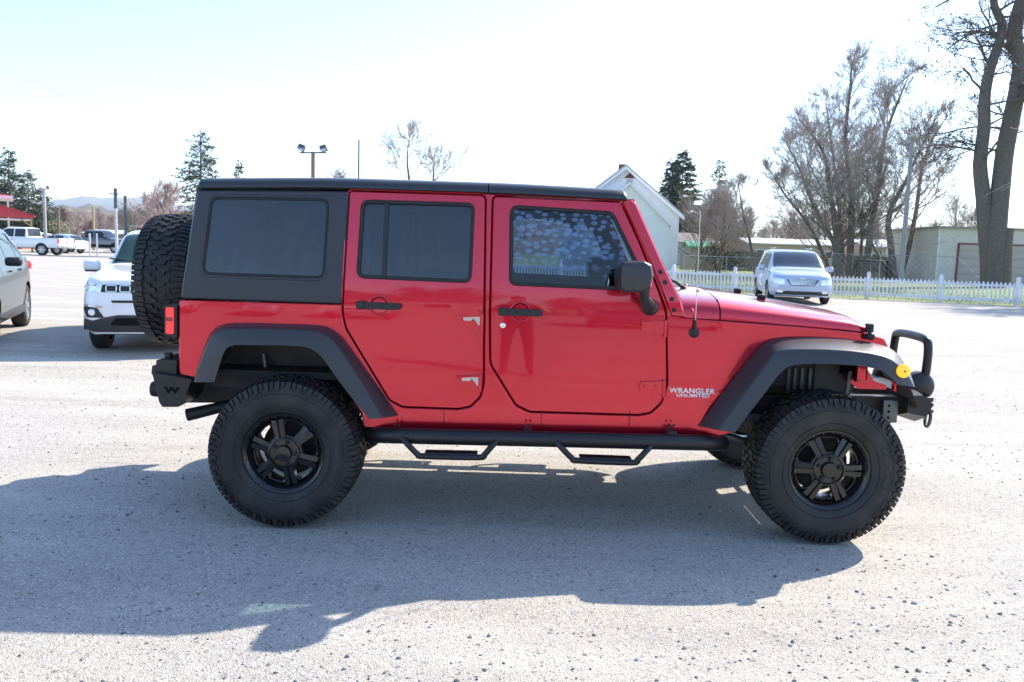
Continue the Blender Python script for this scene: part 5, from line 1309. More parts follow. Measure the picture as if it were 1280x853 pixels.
# ================================================================== hills
def hill(name, xs, d, prof, m_, depth=200, z0=-2, jag=0):
    r = random.Random(int(d)); mb = MB(); rows = []
    for k, (dd, f_) in enumerate(((0, 0), (depth*.35, .7), (depth, 1.0), (depth*2, .9), (depth*3, 0))):
        row = []
        for px in xs:
            h = prof(px)*f_*(1+(r.uniform(-jag, jag) if f_ > .5 else 0)); p = gp(px, d+dd); q = gp(px, d+depth); h_ = (at(px, YH+(px-640)*math.tan(ROLL)-h, d+depth).z if f_ else z0)
            row.append((p.x, p.y, h_ if f_ else z0))
        rows.append(row)
    mb.loft(rows, closed_ring=False, caps=False); mb.build(name, m_, None, smooth=60, fix=False, kind='structure')
xs = list(range(-200, 1500, 8))
M_RISE = mat('wooded_rise', (.15, .10, .075), .95, noise=(.06, (.22, .17, .12), 10, .35, .62))
M_FIRS = mat('fir_slope', (.05, .075, .06), .95, noise=(.03, (.13, .11, .08), 8, .4, .6))
M_FARH = mat('far_mountain', (.07, .09, .10), .95, noise=(.002, (.12, .13, .12), 6, .4, .6))
hill('near_rise', xs, 170, lambda px: 25+5*math.sin(px*.013+1)+(-12 if px > 700 else 0), M_RISE, 60, jag=.05)
hill('wooded_hill', xs, 800, lambda px: 32+2.5*math.sin(px*.021)+1.5*math.sin(px*.07) if px < 700 else 10, M_FIRS, 250, jag=.08)
hill('far_mountains', list(range(-200, 1500, 8)), 3800, lambda px: 43+3.5*math.sin(px*.03+3.4)+2*math.sin(px*.071+1) if px < 620 else 12, M_FARH, 600, jag=.03)

# ================================================================== buildings
M_SIDING = mat('white_siding', (.72, .74, .76), .6); M_TRIMW = mat('white_trim', (.8, .8, .8), .5)
def siding(name, col, pitch=.15, c2=None):
    m = mat(name, col, .7, noise=(1.2, c2 or tuple(c*.86 for c in col), 5, .4, .7)); n = m.node_tree; b = n.nodes['Principled BSDF']
    tc = n.nodes.new('ShaderNodeTexCoord'); sx = n.nodes.new('ShaderNodeSeparateXYZ'); n.links.new(tc.outputs['Object'], sx.inputs[0])
    d = n.nodes.new('ShaderNodeMath'); d.operation = 'DIVIDE'; d.inputs[1].default_value = pitch; n.links.new(sx.outputs[2], d.inputs[0])
    f = n.nodes.new('ShaderNodeMath'); f.operation = 'FRACT'; n.links.new(d.outputs[0], f.inputs[0])
    bp = n.nodes.new('ShaderNodeBump'); bp.inputs['Strength'].default_value = .8; bp.inputs['Distance'].default_value = .02; n.links.new(f.outputs[0], bp.inputs['Height']); n.links.new(bp.outputs[0], b.inputs['Normal'])
    return m
def framed(root, d):   # local frame: x along camera right, y away
    root.rotation_euler = (0, 0, -YAW)
def house():
    d = 55; p0 = gp(787, d); root = thing('gabled_house', 'white house with two nested gables right behind the windshield of the red vehicle', 'house', (p0.x, p0.y, 0)); framed(root, d)
    k = lambda px, py, dd=d: ((at(px, py, dd)-W(0, dd)).dot(RH)-(p0-W(0, d)).dot(RH), at(px, py, dd).z)
    sd = siding('house_siding', (.86, .86, .87), .12, c2=(.80, .80, .81))
    ap = k(782, 209); er = k(849, 268); el = (ap[0]-(er[0]-ap[0]), er[1]); D = 12
    b = MB(); b.prism([(el[0]+.1, 0), (er[0]-.1, 0), (er[0]-.1, er[1]), ap, (el[0]+.1, er[1])], 0, D); wl = b.build('wall', sd, root, smooth=0)
    b = MB(); sl = (ap[1]-er[1])/(er[0]-ap[0]); ov = .28
    for s_ in (-1, 1):
        a_ = (ap[0], ap[1]+.16); e_ = (ap[0]+s_*(er[0]-ap[0]+ov), ap[1]+.16-sl*(er[0]-ap[0]+ov))
        b.prism([a_, e_, (e_[0], e_[1]-.14), (a_[0], a_[1]-.14)], -.35, D+.3)
    b.build('roof', mat('grey_roof', (.48, .45, .45), .8), root, smooth=0)
    b = MB()
    for s_ in (-1, 1):
        a_ = (ap[0], ap[1]+.03); e_ = (ap[0]+s_*(er[0]-ap[0]+ov), ap[1]+.03-sl*(er[0]-ap[0]+ov)); b.prism([a_, e_, (e_[0], e_[1]-.20), (a_[0], a_[1]-.20)], -.40, -.353)
    b.build('bargeboard', M_TRIMW, root, smooth=0)
    # nearer, lower gable
    a2 = k(787, 231, 53); e2 = k(836, 281, 53); l2 = (a2[0]-(e2[0]-a2[0]), e2[1])
    b = MB(); b.prism([(l2[0], 0), (e2[0], 0), e2, a2, l2], -2.0, -.003); b.build('front_gable_wall', sd, root, smooth=0)
    sl2 = (a2[1]-e2[1])/(e2[0]-a2[0]); b = MB()
    for s_ in (-1, 1):
        a_ = (a2[0], a2[1]+.12); e_ = (a2[0]+s_*(e2[0]-a2[0]+.2), a2[1]+.12-sl2*(e2[0]-a2[0]+.2)); b.prism([a_, e_, (e_[0], e_[1]-.13), (a_[0], a_[1]-.13)], -2.2, -.003)
    b.build('front_gable_roof', M_TRIMW, root, smooth=0)
    v = k(787, 221); b = MB(); b.prism([(v[0]-.36, v[1]-.10), (v[0]+.36, v[1]-.10), (v[0], v[1]+.24)], -.05, -.004); b.build('gable_vent', mat('vent_brown', (.12, .05, .04), .8), wl, smooth=0)
    b = MB(); b.box((v[0], -.03, v[1]-.34), (.38, .05, .34)); b.build('gable_window', mat('blind_grey', (.45, .47, .48), .4), wl)
    c = k(780, 207); b = MB(); b.box((c[0], .9, c[1]-.30), (.45, .45, .9)); b.build('chimney', mat('chimney_brick', (.22, .10, .08), .9), root)
    b = MB(); b.box((er[0]-.05, -.06, er[1]/2), (.08, .08, er[1]-.1)); b.build('downpipe', M_TRIMW, wl)
house()
def garage():
    d = 57; p0 = gp(1172, d); root = thing('garage_building', 'pale siding garage with flat roof and red-framed doors at the right edge', 'building', (p0.x, p0.y, 0)); root.rotation_euler = (0, 0, -YAW-rad(5))
    H = hgt(1172, 285, d); b = MB(); b.box((9, 5, H/2), (18, 10, H)); wl = b.build('wall', siding('garage_siding', (.74, .72, .67), .2, c2=(.66, .64, .59)), root)
    b = MB(); b.box((9, 5, H+.06), (18.4, 10.5, .12)); b.build('roof', mat('roof_edge', (.30, .30, .29), .6), root)
    b = MB(); b.box((-.03, -.02, H/2), (.10, .08, H-.1)); b.build('corner_board', M_TRIMW, wl)
    for x in (2.15, 5.55, 9.0):
        dh, dw = 2.62, 1.62
        f_ = MB(); f_.box((x-dw/2-.06, -.03, dh/2), (.12, .08, dh)); f_.box((x+dw/2+.06, -.03, dh/2), (.12, .08, dh)); f_.box((x, -.03, dh+.05), (dw+.24, .08, .10)); fr = f_.build('door_frame', mat('dark_red_frame', (.20, .03, .035), .6), wl)
        dd = MB(); dd.box((x, -.01, dh/2), (dw, .04, dh))
        for q in range(5): dd.box((x, -.035, .3+q*.52), (dw-.02, .014, .46), .004)
        dd.build('door', mat('taupe_door', (.50, .44, .40), .6), fr)
garage()
def shed(name, lab, pa, pb, d, ytop, yeave, wallm, roofm, depth=8, wins=0, deg=0):
    p0 = gp(pa, d); L = (gp(pb, d)-p0).length; root = thing(name, lab, 'building', (p0.x, p0.y, 0)); root.rotation_euler = (0, 0, -YAW+rad(deg)); mx = (pa+pb)/2
    zt, ze = hgt(mx, ytop, d+depth/2), hgt(mx, yeave, d)
    b = MB(); b.prism([(0, 0), (depth, 0), (depth, ze), (depth/2, zt-.1), (0, ze)], 0, L, 'yz'); wl = b.build('wall', wallm, root, smooth=0)
    b = MB()
    for s_ in (0, 1):
        a_ = (depth/2, zt+.04); e_ = (-.4 if s_ == 0 else depth+.4, ze-.02); b.prism([a_, e_, (e_[0], e_[1]-.14), (a_[0], a_[1]-.14)], -.3, L+.3, 'yz')
    b.build('roof', roofm, root, smooth=0)
    for i in range(wins):
        x = L*(i+.5)/wins; f_ = MB(); f_.box((x, -.03, ze*.58), (.95, .06, .85)); f_ = f_.build('window', M_TRIMW, wl); g_ = MB(); g_.box((x, -.065, ze*.58), (.80, .02, .70)); g_.build('pane', mat('dark_pane', (.03, .035, .04), .1), f_)
    return root
M_TANW = mat('tan_wall', (.50, .38, .30), .8); M_WROOF = mat('white_metal_roof', (.62, .62, .62), .5, .1)
shed('long_shed', 'long tan shed with pale metal roof behind the minivan', 936, 1050, 98, 299.5, 305, M_TANW, M_WROOF, 9, 4)
shed('long_shed', 'long tan shed with pale metal roof behind the bare stand, left of the garage', 1082, 1180, 96, 301, 309, M_TANW, M_WROOF, 9, 4)
shed('small_house', 'small pale house half hidden behind the brown bare trees', 850, 892, 90, 292, 303, mat('pale_wall', (.42, .40, .38), .8), mat('worn_roof', (.22, .19, .18), .9), 6, 2)
shed('green_roof_shed', 'low shed with a green metal roof beyond the picket fence', 863, 884, 80, 302, 308, mat('shed_wall', (.30, .28, .24), .8), mat('green_roof', (.05, .30, .17), .5), 3)
shed('brown_roof_house', 'house with a red-brown roof behind the spare wheel', 178, 236, 78, 266, 286, mat('pale_wall2', (.36, .37, .38), .8), mat('brown_roof', (.20, .085, .06), .85), 8, 2)
shed('grey_shed', 'long low pale wall building behind the parked pickups', 106, 178, 90, 288, 292, mat('grey_wall', (.40, .38, .35), .8), mat('grey_metal_roof', (.45, .45, .45), .5), 5)
shed('red_wall_shed', 'low red-brown shed behind the white pickup cab', -10, 26, 74, 289, 291, mat('redbrown_wall', (.30, .10, .08), .8), M_WROOF, 4)
# red canopy at the far left
def canopy():
    d = 64; p0 = gp(43, d); root = thing('red_canopy', 'open shelter with red metal roof and wooden posts at the far left', 'shelter', (p0.x, p0.y, 0)); root.rotation_euler = (0, 0, -YAW+rad(30))
    z0 = hgt(43, 270, d); z1 = hgt(0, 254, d); wx = 2.0; ridge = -(gp(43, d)-gp(-10, d)).length; mr = mat('red_metal_roof', (.48, .035, .045), .5)
    b = MB(); b.prism([(0, z0), (ridge, z1+.12), (2*ridge, z0), (2*ridge, z0-.20), (ridge, z0-.2), (0, z0-.20)], 0, .15); b.build('gable_front', mr, root, smooth=0)
    b = MB(); b.prism([(.15, z0+.02), (ridge, z1+.20), (2*ridge-.15, z0+.02), (2*ridge-.15, z0-.03), (ridge, z1+.13), (.15, z0-.03)], -.15, 8); b.build('roof', mr, root, smooth=0)
    wood = mat('yellow_wood', (.42, .27, .12), .7)
    for x in (-.18, ridge, 2*ridge+.2):
        for y in (.2, 7.6):
            b = MB(); b.box((x, y, (z0-.2)/2), (.16, .16, z0-.2)); b.build('post', wood, root)
    b = MB(); b.box((-.55, .2, z0-.52), (.95, .10, .10), rot=Matrix.Rotation(rad(38), 3, 'Y')); b.build('brace', wood, root)
    b = MB(); b.box((ridge, 4, z0-.3), (2*abs(ridge)-.3, 7.6, .06)); b.build('ceiling_board', M_TRIMW, root)
canopy()
p0 = gp(18, 72); root = thing('white_canopy', 'second roof with white fascia and red top above the red canopy', 'shelter', (p0.x, p0.y, 0)); root.rotation_euler = (0, 0, -YAW+rad(31))
zt = hgt(18, 246, 72); b = MB(); b.box((-4.0, 2, zt-.13), (8.0, 8, .26)); b.build('fascia', M_TRIMW, root)
b = MB(); b.prism([(-.15, zt), (-4, zt+.75), (-7.8, zt)], -1.9, 5.9); b.build('roof', mat('red_metal_roof', (.48, .035, .045), .5), root, smooth=0)
for x in (-.4, -7.4): b = MB(); b.box((x, 0, (zt-.26)/2), (.15, .15, zt-.26)); b.build('post', M_TRIMW, root)

# ================================================================== fences
def picket():
    root = thing('picket_fence', 'low white picket fence running behind the minivan to the right edge', 'fence', tuple(FA)); v = FB-FA; L = v.length; root.rotation_euler = (0, 0, math.atan2(v.y, v.x))
    m_ = mat('picket_white', (.80, .80, .82), .6, noise=(2.5, (.62, .62, .60), 6, .45, .75)); rb = random.Random(2); n = int(L/.135); pk = MB(); H = .86
    span = 2.45; k = 0
    for s_ in range(int(L/span)+1):
        x0 = s_*span
        b = MB(); b.box((x0, 0, .48), (.125, .125, .98), .01); b.add([(x0-.075, -.075, .97), (x0+.075, -.075, .97), (x0+.075, .075, .97), (x0-.075, .075, .97), (x0, 0, 1.05)], [[0, 1, 4], [1, 2, 4], [2, 3, 4], [3, 0, 4], [3, 2, 1, 0]]); b.build('post', m_, root)
        b = MB()
        for z in (.20, .70): b.box((x0+span/2, .035, z), (span-.13, .035, .085))
        for i in range(17):
            x = x0+.12+i*(span-.24)/16; h = H-.02+rb.uniform(-.012, .012); w_ = .033
            b.add([(x-w_, -.004, .07), (x+w_, -.004, .07), (x+w_, -.004, h-.05), (x, -.004, h), (x-w_, -.004, h-.05), (x-w_, .016, .07), (x+w_, .016, .07), (x+w_, .016, h-.05), (x, .016, h), (x-w_, .016, h-.05)],
                  [[0, 1, 2, 3, 4], [9, 8, 7, 6, 5], [0, 5, 6, 1], [1, 6, 7, 2], [2, 7, 8, 3], [3, 8, 9, 4], [4, 9, 5, 0]])
        b.build('picket_section', m_, root, smooth=0)
picket()
def run(a, b, name, label, cat='fence'):
    root = thing(name, label, cat, tuple(a)); v = b-a; root.rotation_euler = (0, 0, math.atan2(v.y, v.x)); return root, v.length
def board_fence(a, b, H, label, m_, sp=2.4, gap=.0):
    root, L = run(a, b, 'board_fence', label); r = random.Random(int(L*10)); n = int(L/sp)
    for i in range(n+1): q = MB(); q.box((min(i*sp, L), .05, H/2), (.10, .10, H+.04)); q.build('post', m_, root)
    for i in range(n):
        q = MB(); k = int(sp/.15)
        for j in range(k): h = H+r.uniform(-.03, .03); q.box((i*sp+(j+.5)*sp/k, 0, h/2), (sp/k-.012, .02, h))
        for z in (.4, H-.4): q.box((i*sp+sp/2, .03, z), (sp, .04, .08))
        q.build('board_panel', m_, root, smooth=0)
M_GWOOD = mat('grey_weathered_wood', (.24, .235, .23), .9, noise=(2, (.14, .13, .125), 6, .4, .65)); M_BWOOD = mat('brown_weathered_wood', (.17, .14, .11), .9, noise=(2, (.26, .22, .18), 6, .4, .65))
board_fence(gp(852, 72), gp(905, 76), 1.4, 'pale board fence below the brown bare trees', mat('pale_wood', (.32, .29, .25), .9))
board_fence(gp(905, 76), gp(1010, 74), 1.75, 'weathered grey board fence behind the minivan', M_BWOOD)
board_fence(gp(1040, 66), gp(1176, 64), 1.65, 'grey board fence between the bare stand and the garage', M_GWOOD)
def chain(a, b, H, label):
    root, L = run(a, b, 'chain_link_fence', label); m_ = mat('galvanised', (.42, .43, .44), .45, .6); n = int(L/3)
    for i in range(n+1): q = MB(); q.tube([(i*L/n, 0, 0), (i*L/n, 0, H+.04)], .03, 8); q.build('post', m_, root)
    q = MB(); q.tube([(0, 0, H), (L, 0, H)], .022, 6); q.build('top_rail', m_, root)
    q = MB(); st = .40; k = int(L/st); wr_ = .006
    for i in range(-int(H/st), k):
        for s_ in (0, 1):
            x0, x1 = (i*st, i*st+H); z0, z1 = (0, H) if s_ else (H, 0)
            if x0 < 0:
                f = -x0/H; x0 = 0; z0 = z0+(z1-z0)*f
            if x1 > L:
                f = (L-x0)/(x1-x0); x1 = L; z1 = z0+(z1-z0)*f
            q.tube([(x0, 0, z0), (x1, 0, z1)], wr_, 3, caps=False)
    q.build('mesh', m_, root, smooth=0, fix=False)
chain(gp(1040, 57), gp(1300, 52), hgt(1172, 321, 55), 'chain-link fence in front of the garage and grey boards')
chain(gp(856, 56), gp(960, 58), 1.3, 'chain-link fence behind the picket fence beside the white house')
# wooden crate, swing frame, dark shrubs, weeds
p0 = gp(881, 66); root = thing('compost_crate', 'dark slatted wooden crate on the lawn behind the picket fence', 'crate', (p0.x, p0.y, 0)); root.rotation_euler = (0, 0, -YAW)
for i in range(4): b = MB(); b.box((0, -.55, .12+i*.17), (1.35, .03, .13)); b.build('slat', M_BWOOD, root)
for sx in (-.66, .66):
    b = MB(); b.box((sx, 0, .36), (.06, 1.1, .66)); b.build('side_board', M_BWOOD, root)
p0 = gp(1091, 59); root = thing('swing_frame', 'dark low swing frame under the bare trees behind the picket fence', 'swing', (p0.x, p0.y, 0)); root.rotation_euler = (0, 0, -YAW)
b = MB(); b.tube([(-1.1, 0, 1.35), (1.1, 0, 1.30)], .05, 8); b.build('top_bar', M_BLK, root)
for s_ in (-1, 1):
    for y in (-.5, .5): b = MB(); b.tube([(s_*1.05, 0, 1.32), (s_*1.30, y, 0)], .04, 8); b.build('leg', M_BLK, root)
b = MB(); b.box((0, 0, .5), (1.2, .4, .07), .01); b.build('swing_seat', M_BLK, root)
for s_ in (-.5, .5): b = MB(); b.tube([(s_, 0, .5), (s_, 0, 1.32)], .012, 6); b.build('chain', M_GREYM, root)
def shrub(name, label, pos, H, R_, seed, cols, n=1500, size=.10, cat='shrub'):
    r = random.Random(seed); root = thing(name, label, cat, pos); st = MB(); fo = MB()
    for i in range(14):
        a = r.uniform(0, 6.3); e = Vector((math.cos(a)*R_*.7*r.random(), math.sin(a)*R_*.7*r.random(), H*r.uniform(.6, .95))); limb(st, [Vector((0, 0, 0)), e*.5+Vector((0, 0, .1)), e], .03, .008, 4)
    for i in range(n):
        a = r.uniform(0, 6.3); q = r.random()**.6; z = r.uniform(.05, 1); rr = R_*q*math.sqrt(max(.05, 1-(2*z-1)**2*.8))*(1+.25*math.sin(a*3+seed)); c = Vector((math.cos(a)*rr, math.sin(a)*rr, z*H))
        v1 = rvec(r)*size*r.uniform(.6, 1.4); v2 = v1.cross(rvec(r)).normalized()*size*.4; fo.cur = r.choice([0, 1]); fo.add([c, c+v1*.5+v2, c+v1, c+v1*.5-v2], [[0, 1, 2, 3]])
    st.build('stem', M_BARK, root, fix=False); fo.build('foliage', [mat(name+'_leaf_a', cols[0], .7), mat(name+'_leaf_b', cols[1], .7)], root, smooth=0, fix=False)
shrub('dark_shrub', 'dark evergreen shrub against the pale board fence', base_(893, 70), 2.1, 1.5, 71, ((.02, .035, .018), (.04, .055, .025)), 1800, .14)
shrub('dark_shrub', 'dark green bush beside the pale board fence, right of the other one', base_(914, 71), 2.0, 1.3, 72, ((.03, .05, .02), (.05, .07, .03)), 1300, .14)
shrub('yellow_bush', 'small yellow-green bush beside the brown-roofed house', base_(164, 72), 1.9, .7, 73, ((.30, .30, .03), (.2, .24, .04)), 700, .16)
shrub('forsythia_bush', 'pale dry bush at the foot of the far left light pole', base_(68, 80), 2.8, 1.5, 74, ((.40, .38, .26), (.25, .25, .14)), 1300, .16)
g = MB(); r = random.Random(8)
for i in range(5200):
    t = r.random(); lat = r.uniform(7, 32) if t > .35 else r.uniform(6, 12); p = FA.lerp(FB, min(1, max(0, (lat)/40.)))+FH*(r.uniform(.1, 9 if t > .35 else 25)); h = r.uniform(.05, .16) if t > .35 else r.uniform(.12, .45)
    a = r.uniform(0, 3.14); w_ = .012; dx, dy = math.cos(a)*w_, math.sin(a)*w_; l = Vector((r.gauss(0, .3), r.gauss(0, .3), 1))*h; g.cur = 0 if t > .35 else 1
    g.add([(p.x-dx, p.y-dy, 0), (p.x+dx, p.y+dy, 0), (p.x+l.x, p.y+l.y, l.z)], [[0, 1, 2]])
g.build('tall_grass', [mat('grass_blade', (.16, .26, .04), .8), mat('dry_weed', (.36, .31, .16), .85)], None, smooth=0, fix=False, kind='stuff', label='green grass and dry weeds growing behind the picket fence')

# ================================================================== poles and lamps
M_POLE = mat('wood_pole', (.20, .16, .125), .9); M_LPOLE = mat('grey_pole', (.36, .37, .38), .5, .3); M_DPOLE = mat('dark_pole', (.07, .09, .10), .6)
def pole(name, label, px, d, ytop, r0, m_, cat='pole', taper=.7, lean=0):
    p = gp(px, d); H = hgt(px, ytop, d); root = thing(name, label, cat, (p.x, p.y, 0)); root.rotation_euler = (0, 0, -YAW)
    b = MB(); b.tube([(0, 0, 0), (lean*.5, 0, H/2), (lean, 0, H)], [r0, r0*(1+taper)/2, r0*taper], 12); b.build('shaft', m_, root); return root, H
root, H = pole('street_lamp', 'grey leaning lamp pole among the bare trees behind the fence', 1128, 54, 172, .17, mat('weathered_pole', (.34, .34, .36), .8), 'street lamp', .65, 0)
b = MB(); b.tube([(.0, 0, H-.15), (-.05, -.3, H+.02), (-.30, -.6, H+.02)], .035, 8); b.build('arm', M_LPOLE, root)
b = MB(); b.loft([[(-.30+q*math.cos(a), -.6+q*.6*math.sin(a), z) for a in [2*PI*i/14 for i in range(14)]] for q, z in ((.06, H+.10), (.28, H+.06), (.34, H-.04), (.30, H-.12), (.12, H-.2))]); b.build('lamp_head', mat('lamp_head_grey', (.42, .45, .44), .5), root)
root, H = pole('floodlight_pole', 'pole with two floodlights rising above the black hardtop', 391, 40, 190, .10, M_POLE, 'light pole', .9)
b = MB(); b.tube([(-.62, 0, H-.06), (.62, 0, H-.02)], .035, 8); b.build('cross_arm', M_GREYM, root)
for s_ in (-1, 1):
    b = MB(); R_ = Matrix.Rotation(rad(-20*s_), 3, 'Y')@Matrix.Rotation(rad(-25), 3, 'X'); b.box((s_*.52, -.12, H+.16), (.34, .26, .27), .05, rot=R_); b.tube([(s_*.52, 0, H-.03), (s_*.52, -.05, H+.08)], .03, 6); hd_ = b.build('floodlight', mat('bronze_lamp', (.10, .085, .075), .5), root)
    b = MB(); b.box((s_*.52, -.275, H+.10), (.26, .02, .19), .01, rot=R_); b.build('lamp_glass', M_CLEAR, hd_)
root, H = pole('thin_pole', 'thin dark bare pole above the hardtop, right of the floodlights', 447.5, 48, 175, .055, M_DPOLE, 'pole', .8)
root, H = pole('street_lamp', 'grey lamp pole with small head at the far left beside the conifers', 56.5, 66, 236, .14, M_LPOLE, 'street lamp', .8)
b = MB(); b.tube([(0, 0, H-.15), (.28, 0, H+.05)], .03, 8); b.box((.34, -.05, H+.10), (.16, .2, .26), .03); b.build('lamp_head', M_GREYM, root)
b = MB(); b.box((-.15, -.1, H-.05), (.30, .2, .24), .03); b.build('lamp_box', M_LPOLE, root)
root, H = pole('utility_pole', 'white-based utility pole with dark top left of the spare wheel', 145.5, 56, 236, .10, mat('pale_pole', (.55, .55, .55), .6), 'utility pole', .8)
b = MB(); b.tube([(0, 0, H-1.3), (0, 0, H+.02)], .115, 10); b.build('dark_sleeve', M_DPOLE, root); b = MB(); b.box((-.1, 0, H-.35), (.7, .06, .06)); b.build('cross_arm', M_DPOLE, root)
root, H = pole('utility_pole', 'dark slim pole just right of the white-based utility pole', 157.5, 58, 245, .11, M_DPOLE, 'utility pole', .9)
root, H = pole('utility_pole', 'short yellowish wooden pole above the grey pickup', 117, 78, 259, .13, mat('yellow_pole', (.42, .30, .18), .8), 'utility pole', .8)
root, H = pole('utility_pole', 'dark short wooden pole right of the far left lamp pole', 73.5, 75, 262, .14, M_POLE, 'utility pole', .8)
for i, px in enumerate((112, 121)):
    root, H = pole('bollard_post', ['thin white post in front of the grey pickup, left one', 'thin white post in front of the grey pickup, right one'][i], px, 58, 292, .06, M_TRIMW, 'post', 1)
# power lines
def wire(a, b, sag, label):
    pts = [a.lerp(b, i/24)-Vector((0, 0, 4*sag*(i/24)*(1-i/24))) for i in range(25)]; m_ = MB(); m_.tube(pts, .022, 4, caps=False); m_.build('power_line', mat('wire_grey', (.30, .31, .33), .6), None, smooth=60, fix=False, label=label, cat='wire')
wire(at(-30, 68, 26), at(236, 178, 70), .3, 'thin power line crossing the sky at the upper left')
wire(at(20, 182, 60), at(250, 190, 75), .5, 'faint nearly level power line above the far left trees')
wire(at(58, 264, 75), at(236, 266, 76), .2, 'power line low over the far left rise')
wire(at(1136, 175, 58), at(1330, 150, 60), .6, 'thin wire running right from the leaning lamp pole')

# the rest of the lot behind the viewpoint: it shows only as reflections in paint and glass
def top(nm): return [o for o in bpy.data.objects if o.parent is None and o.name == nm][0]
def again(src, lab, lat, d, deg, group=None):
    o = copy_tree(top(src)); p = W(lat, d); o.location = (p.x, p.y, o.location.z); o.rotation_euler = (0, 0, hd(deg)+PI); o['label'] = lab
    if group: o['group'] = group
    return o
for i, (src, lab, lat, d, deg) in enumerate((('compact_suv', 'white compact SUV first in the row opposite the red vehicle', -13, -13, 70), ('minivan', 'silver minivan second in the row opposite the red vehicle', -8.6, -14, 75), ('pickup_truck', 'white pickup third in the row opposite the red vehicle', -4.6, -15, 85),
        ('crossover', 'grey crossover fourth in the row opposite the red vehicle', 2.9, -13.5, 95), ('minivan', 'silver minivan fifth in the row opposite the red vehicle', 6.8, -14, 100), ('compact_suv', 'white compact SUV last in the row opposite the red vehicle', 11.5, -13.5, 100))):
    again(src, lab, lat, d, deg, 'vehicles in the row behind the viewpoint')
for i in range(44):
    p = W(-64+i*3+r_.uniform(-2, 2), -34-r_.uniform(0, 22)); o = copy_tree(protos[i % 3]); o.location = p; o.scale = (1.3, 1.3, r_.uniform(.7, 1.25)); o['label'] = 'leafless tree at the edge of the lot behind the viewpoint'; o['group'] = 'trees behind the viewpoint'
root = thing('sales_office', 'low pale sales office behind the viewpoint', 'building', tuple(W(-16, -30))); root.rotation_euler = (0, 0, -YAW)
b = MB(); b.box((7, -3, 1.5), (14, 6, 3.0)); wl = b.build('wall', siding('office_siding', (.45, .42, .36), .2), root)
b = MB(); b.prism([(-6.4, 2.95), (.4, 2.95), (-3, 4.2)], -.4, 14.4, 'yz'); b.build('roof', mat('brown_roof', (.20, .085, .06), .85), root, smooth=0)
for x in (1.6, 4.6, 9.4, 12.4):
    b = MB(); b.box((x, .03, 1.7), (1.5, .06, 1.1)); f_ = b.build('window', M_TRIMW, wl); b = MB(); b.box((x, .065, 1.7), (1.3, .02, .9)); b.build('pane', mat('dark_pane', (.03, .035, .04), .1), f_)
b = MB(); b.box((7, .03, 1.05), (1.0, .06, 2.1)); b.build('door', M_TRIMW, wl)

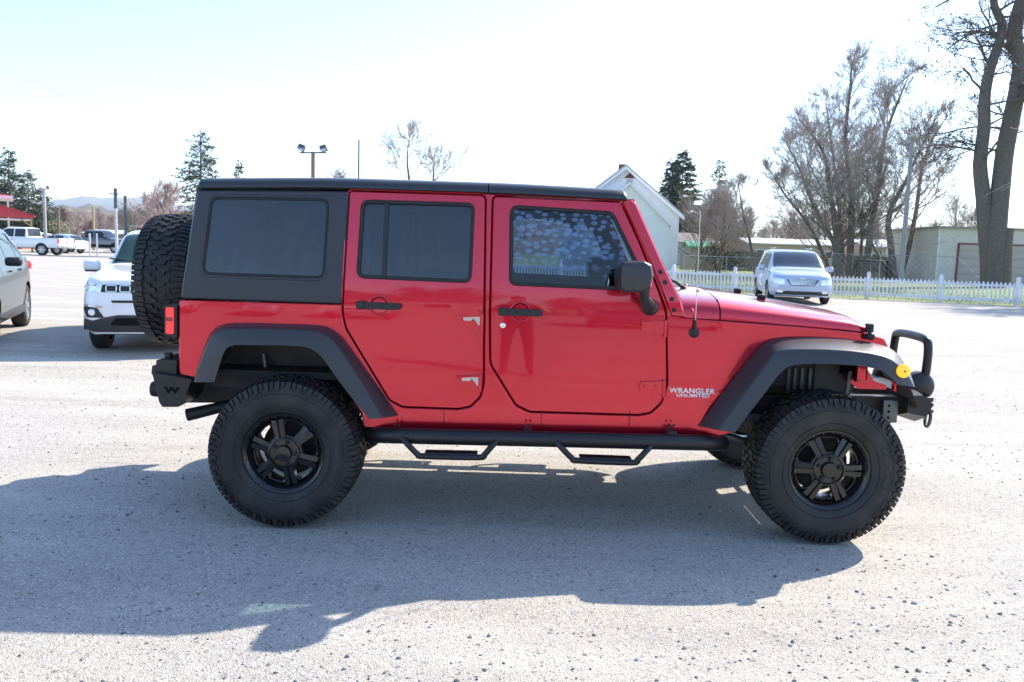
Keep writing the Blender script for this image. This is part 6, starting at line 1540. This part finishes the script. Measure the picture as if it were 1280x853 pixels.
# the photographer, whose dark figure shows in the front door's paint
def photographer():
    base = CAM-FH*.34+RH*.05; root = thing('person', 'person in dark jacket and trousers standing at the viewpoint, raising a camera', 'person', (base.x, base.y, 0)); root.rotation_euler = (0, 0, -YAW)
    J = {'pel': (0, 0, .93, .135), 'sp': (0, 0, 1.10, .13), 'ch': (0, .01, 1.30, .155), 'nk': (0, .03, 1.45, .062), 'hd0': (0, .06, 1.54, .082), 'hd1': (0, .07, 1.64, .098), 'hd2': (0, .065, 1.70, .085)}
    E_ = [('pel', 'sp'), ('sp', 'ch'), ('ch', 'nk'), ('nk', 'hd0'), ('hd0', 'hd1'), ('hd1', 'hd2')]
    for s, x in (('l', -1), ('r', 1)):
        J.update({'hp'+s: (x*.09, 0, .88, .105), 'kn'+s: (x*.13, .015, .48, .066), 'an'+s: (x*.15, 0, .10, .045), 'to'+s: (x*.18, .15, .045, .038),
                  'sh'+s: (x*.175, .01, 1.40, .068), 'el'+s: (x*.27, .16, 1.20, .048), 'wr'+s: (x*.10, .20, 1.47, .030), 'pa'+s: (x*.075, .215, 1.53, .034)})
        E_ += [('pel', 'hp'+s), ('hp'+s, 'kn'+s), ('kn'+s, 'an'+s), ('an'+s, 'to'+s), ('ch', 'sh'+s), ('sh'+s, 'el'+s), ('el'+s, 'wr'+s), ('wr'+s, 'pa'+s)]
        for q in range(4):
            J['f%d%s' % (q, s)] = (x*(.075-.014*q), .235-.003*q, 1.575-.004*q, .0095); J['g%d%s' % (q, s)] = (x*(.045-.008*q), .250, 1.60-.006*q, .0085); E_ += [('pa'+s, 'f%d%s' % (q, s)), ('f%d%s' % (q, s), 'g%d%s' % (q, s))]
        J['t'+s] = (x*.045, .20, 1.52, .0105); E_.append(('pa'+s, 't'+s))
    ks = list(J); me = bpy.data.meshes.new('body'); me.from_pydata([J[k][:3] for k in ks], [(ks.index(a), ks.index(b)) for a, b in E_], [])
    o = link('body', me, root); md = o.modifiers.new('s', 'SKIN')
    for i, k in enumerate(ks): me.skin_vertices[0].data[i].radius = (J[k][3],)*2; me.skin_vertices[0].data[i].use_root = (k == 'pel')
    sb = o.modifiers.new('d', 'SUBSURF'); sb.levels = sb.render_levels = 2
    dg = bpy.context.evaluated_depsgraph_get(); dg.update(); m2 = bpy.data.meshes.new_from_object(o.evaluated_get(dg)); o.modifiers.clear(); o.data = m2
    for q in (mat('dark_jacket', (.02, .022, .03), .8), mat('dark_jeans', (.03, .04, .06), .85), mat('skin', (.45, .26, .19), .5), mat('shoe', (.02, .02, .02), .6)): m2.materials.append(q)
    for p in m2.polygons:
        c = p.center; p.material_index = 3 if c.z < .11 else 1 if c.z < .92 else 2 if (c.z > 1.49 and (abs(c.x) < .13)) else 0; p.use_smooth = True
    h = MB(); h.ball((0, .045, 1.68), .105, (.95, 1.05, .95), 10); h.build('hair', mat('dark_hair', (.03, .02, .015), .7), root, smooth=80)
    root2 = thing('camera_body', 'black camera held up by the person at the viewpoint', 'camera', tuple(base+FH*.255+Vector((0, 0, 1.575)))); root2.rotation_euler = (0, 0, -YAW)
    c = MB(); c.box((0, 0, 0), (.13, .05, .09), .01); c.box((0, 0, .055), (.05, .045, .03), .008); c.build('housing', M_BLK, root2)
    return root
photographer()

# thin air between the viewpoint and the far hills
zm = 330; b = MB(); b.box((0, 1500, (zm-1.5)/2-.75), (9000, 7500, zm+1.5)); o = b.build('haze', None or mat('haze', (1, 1, 1)), None, smooth=0, kind='stuff', label='thin bluish haze in front of the far hills')
hm = MATS['haze']; hn = hm.node_tree; hn.nodes.clear(); ho = hn.nodes.new('ShaderNodeOutputMaterial'); hv = hn.nodes.new('ShaderNodeVolumePrincipled')
hv.inputs['Color'].default_value = (.80, .90, 1, 1); hv.inputs['Density'].default_value = .00016; hv.inputs['Anisotropy'].default_value = .3; hn.links.new(hv.outputs[0], ho.inputs['Volume'])
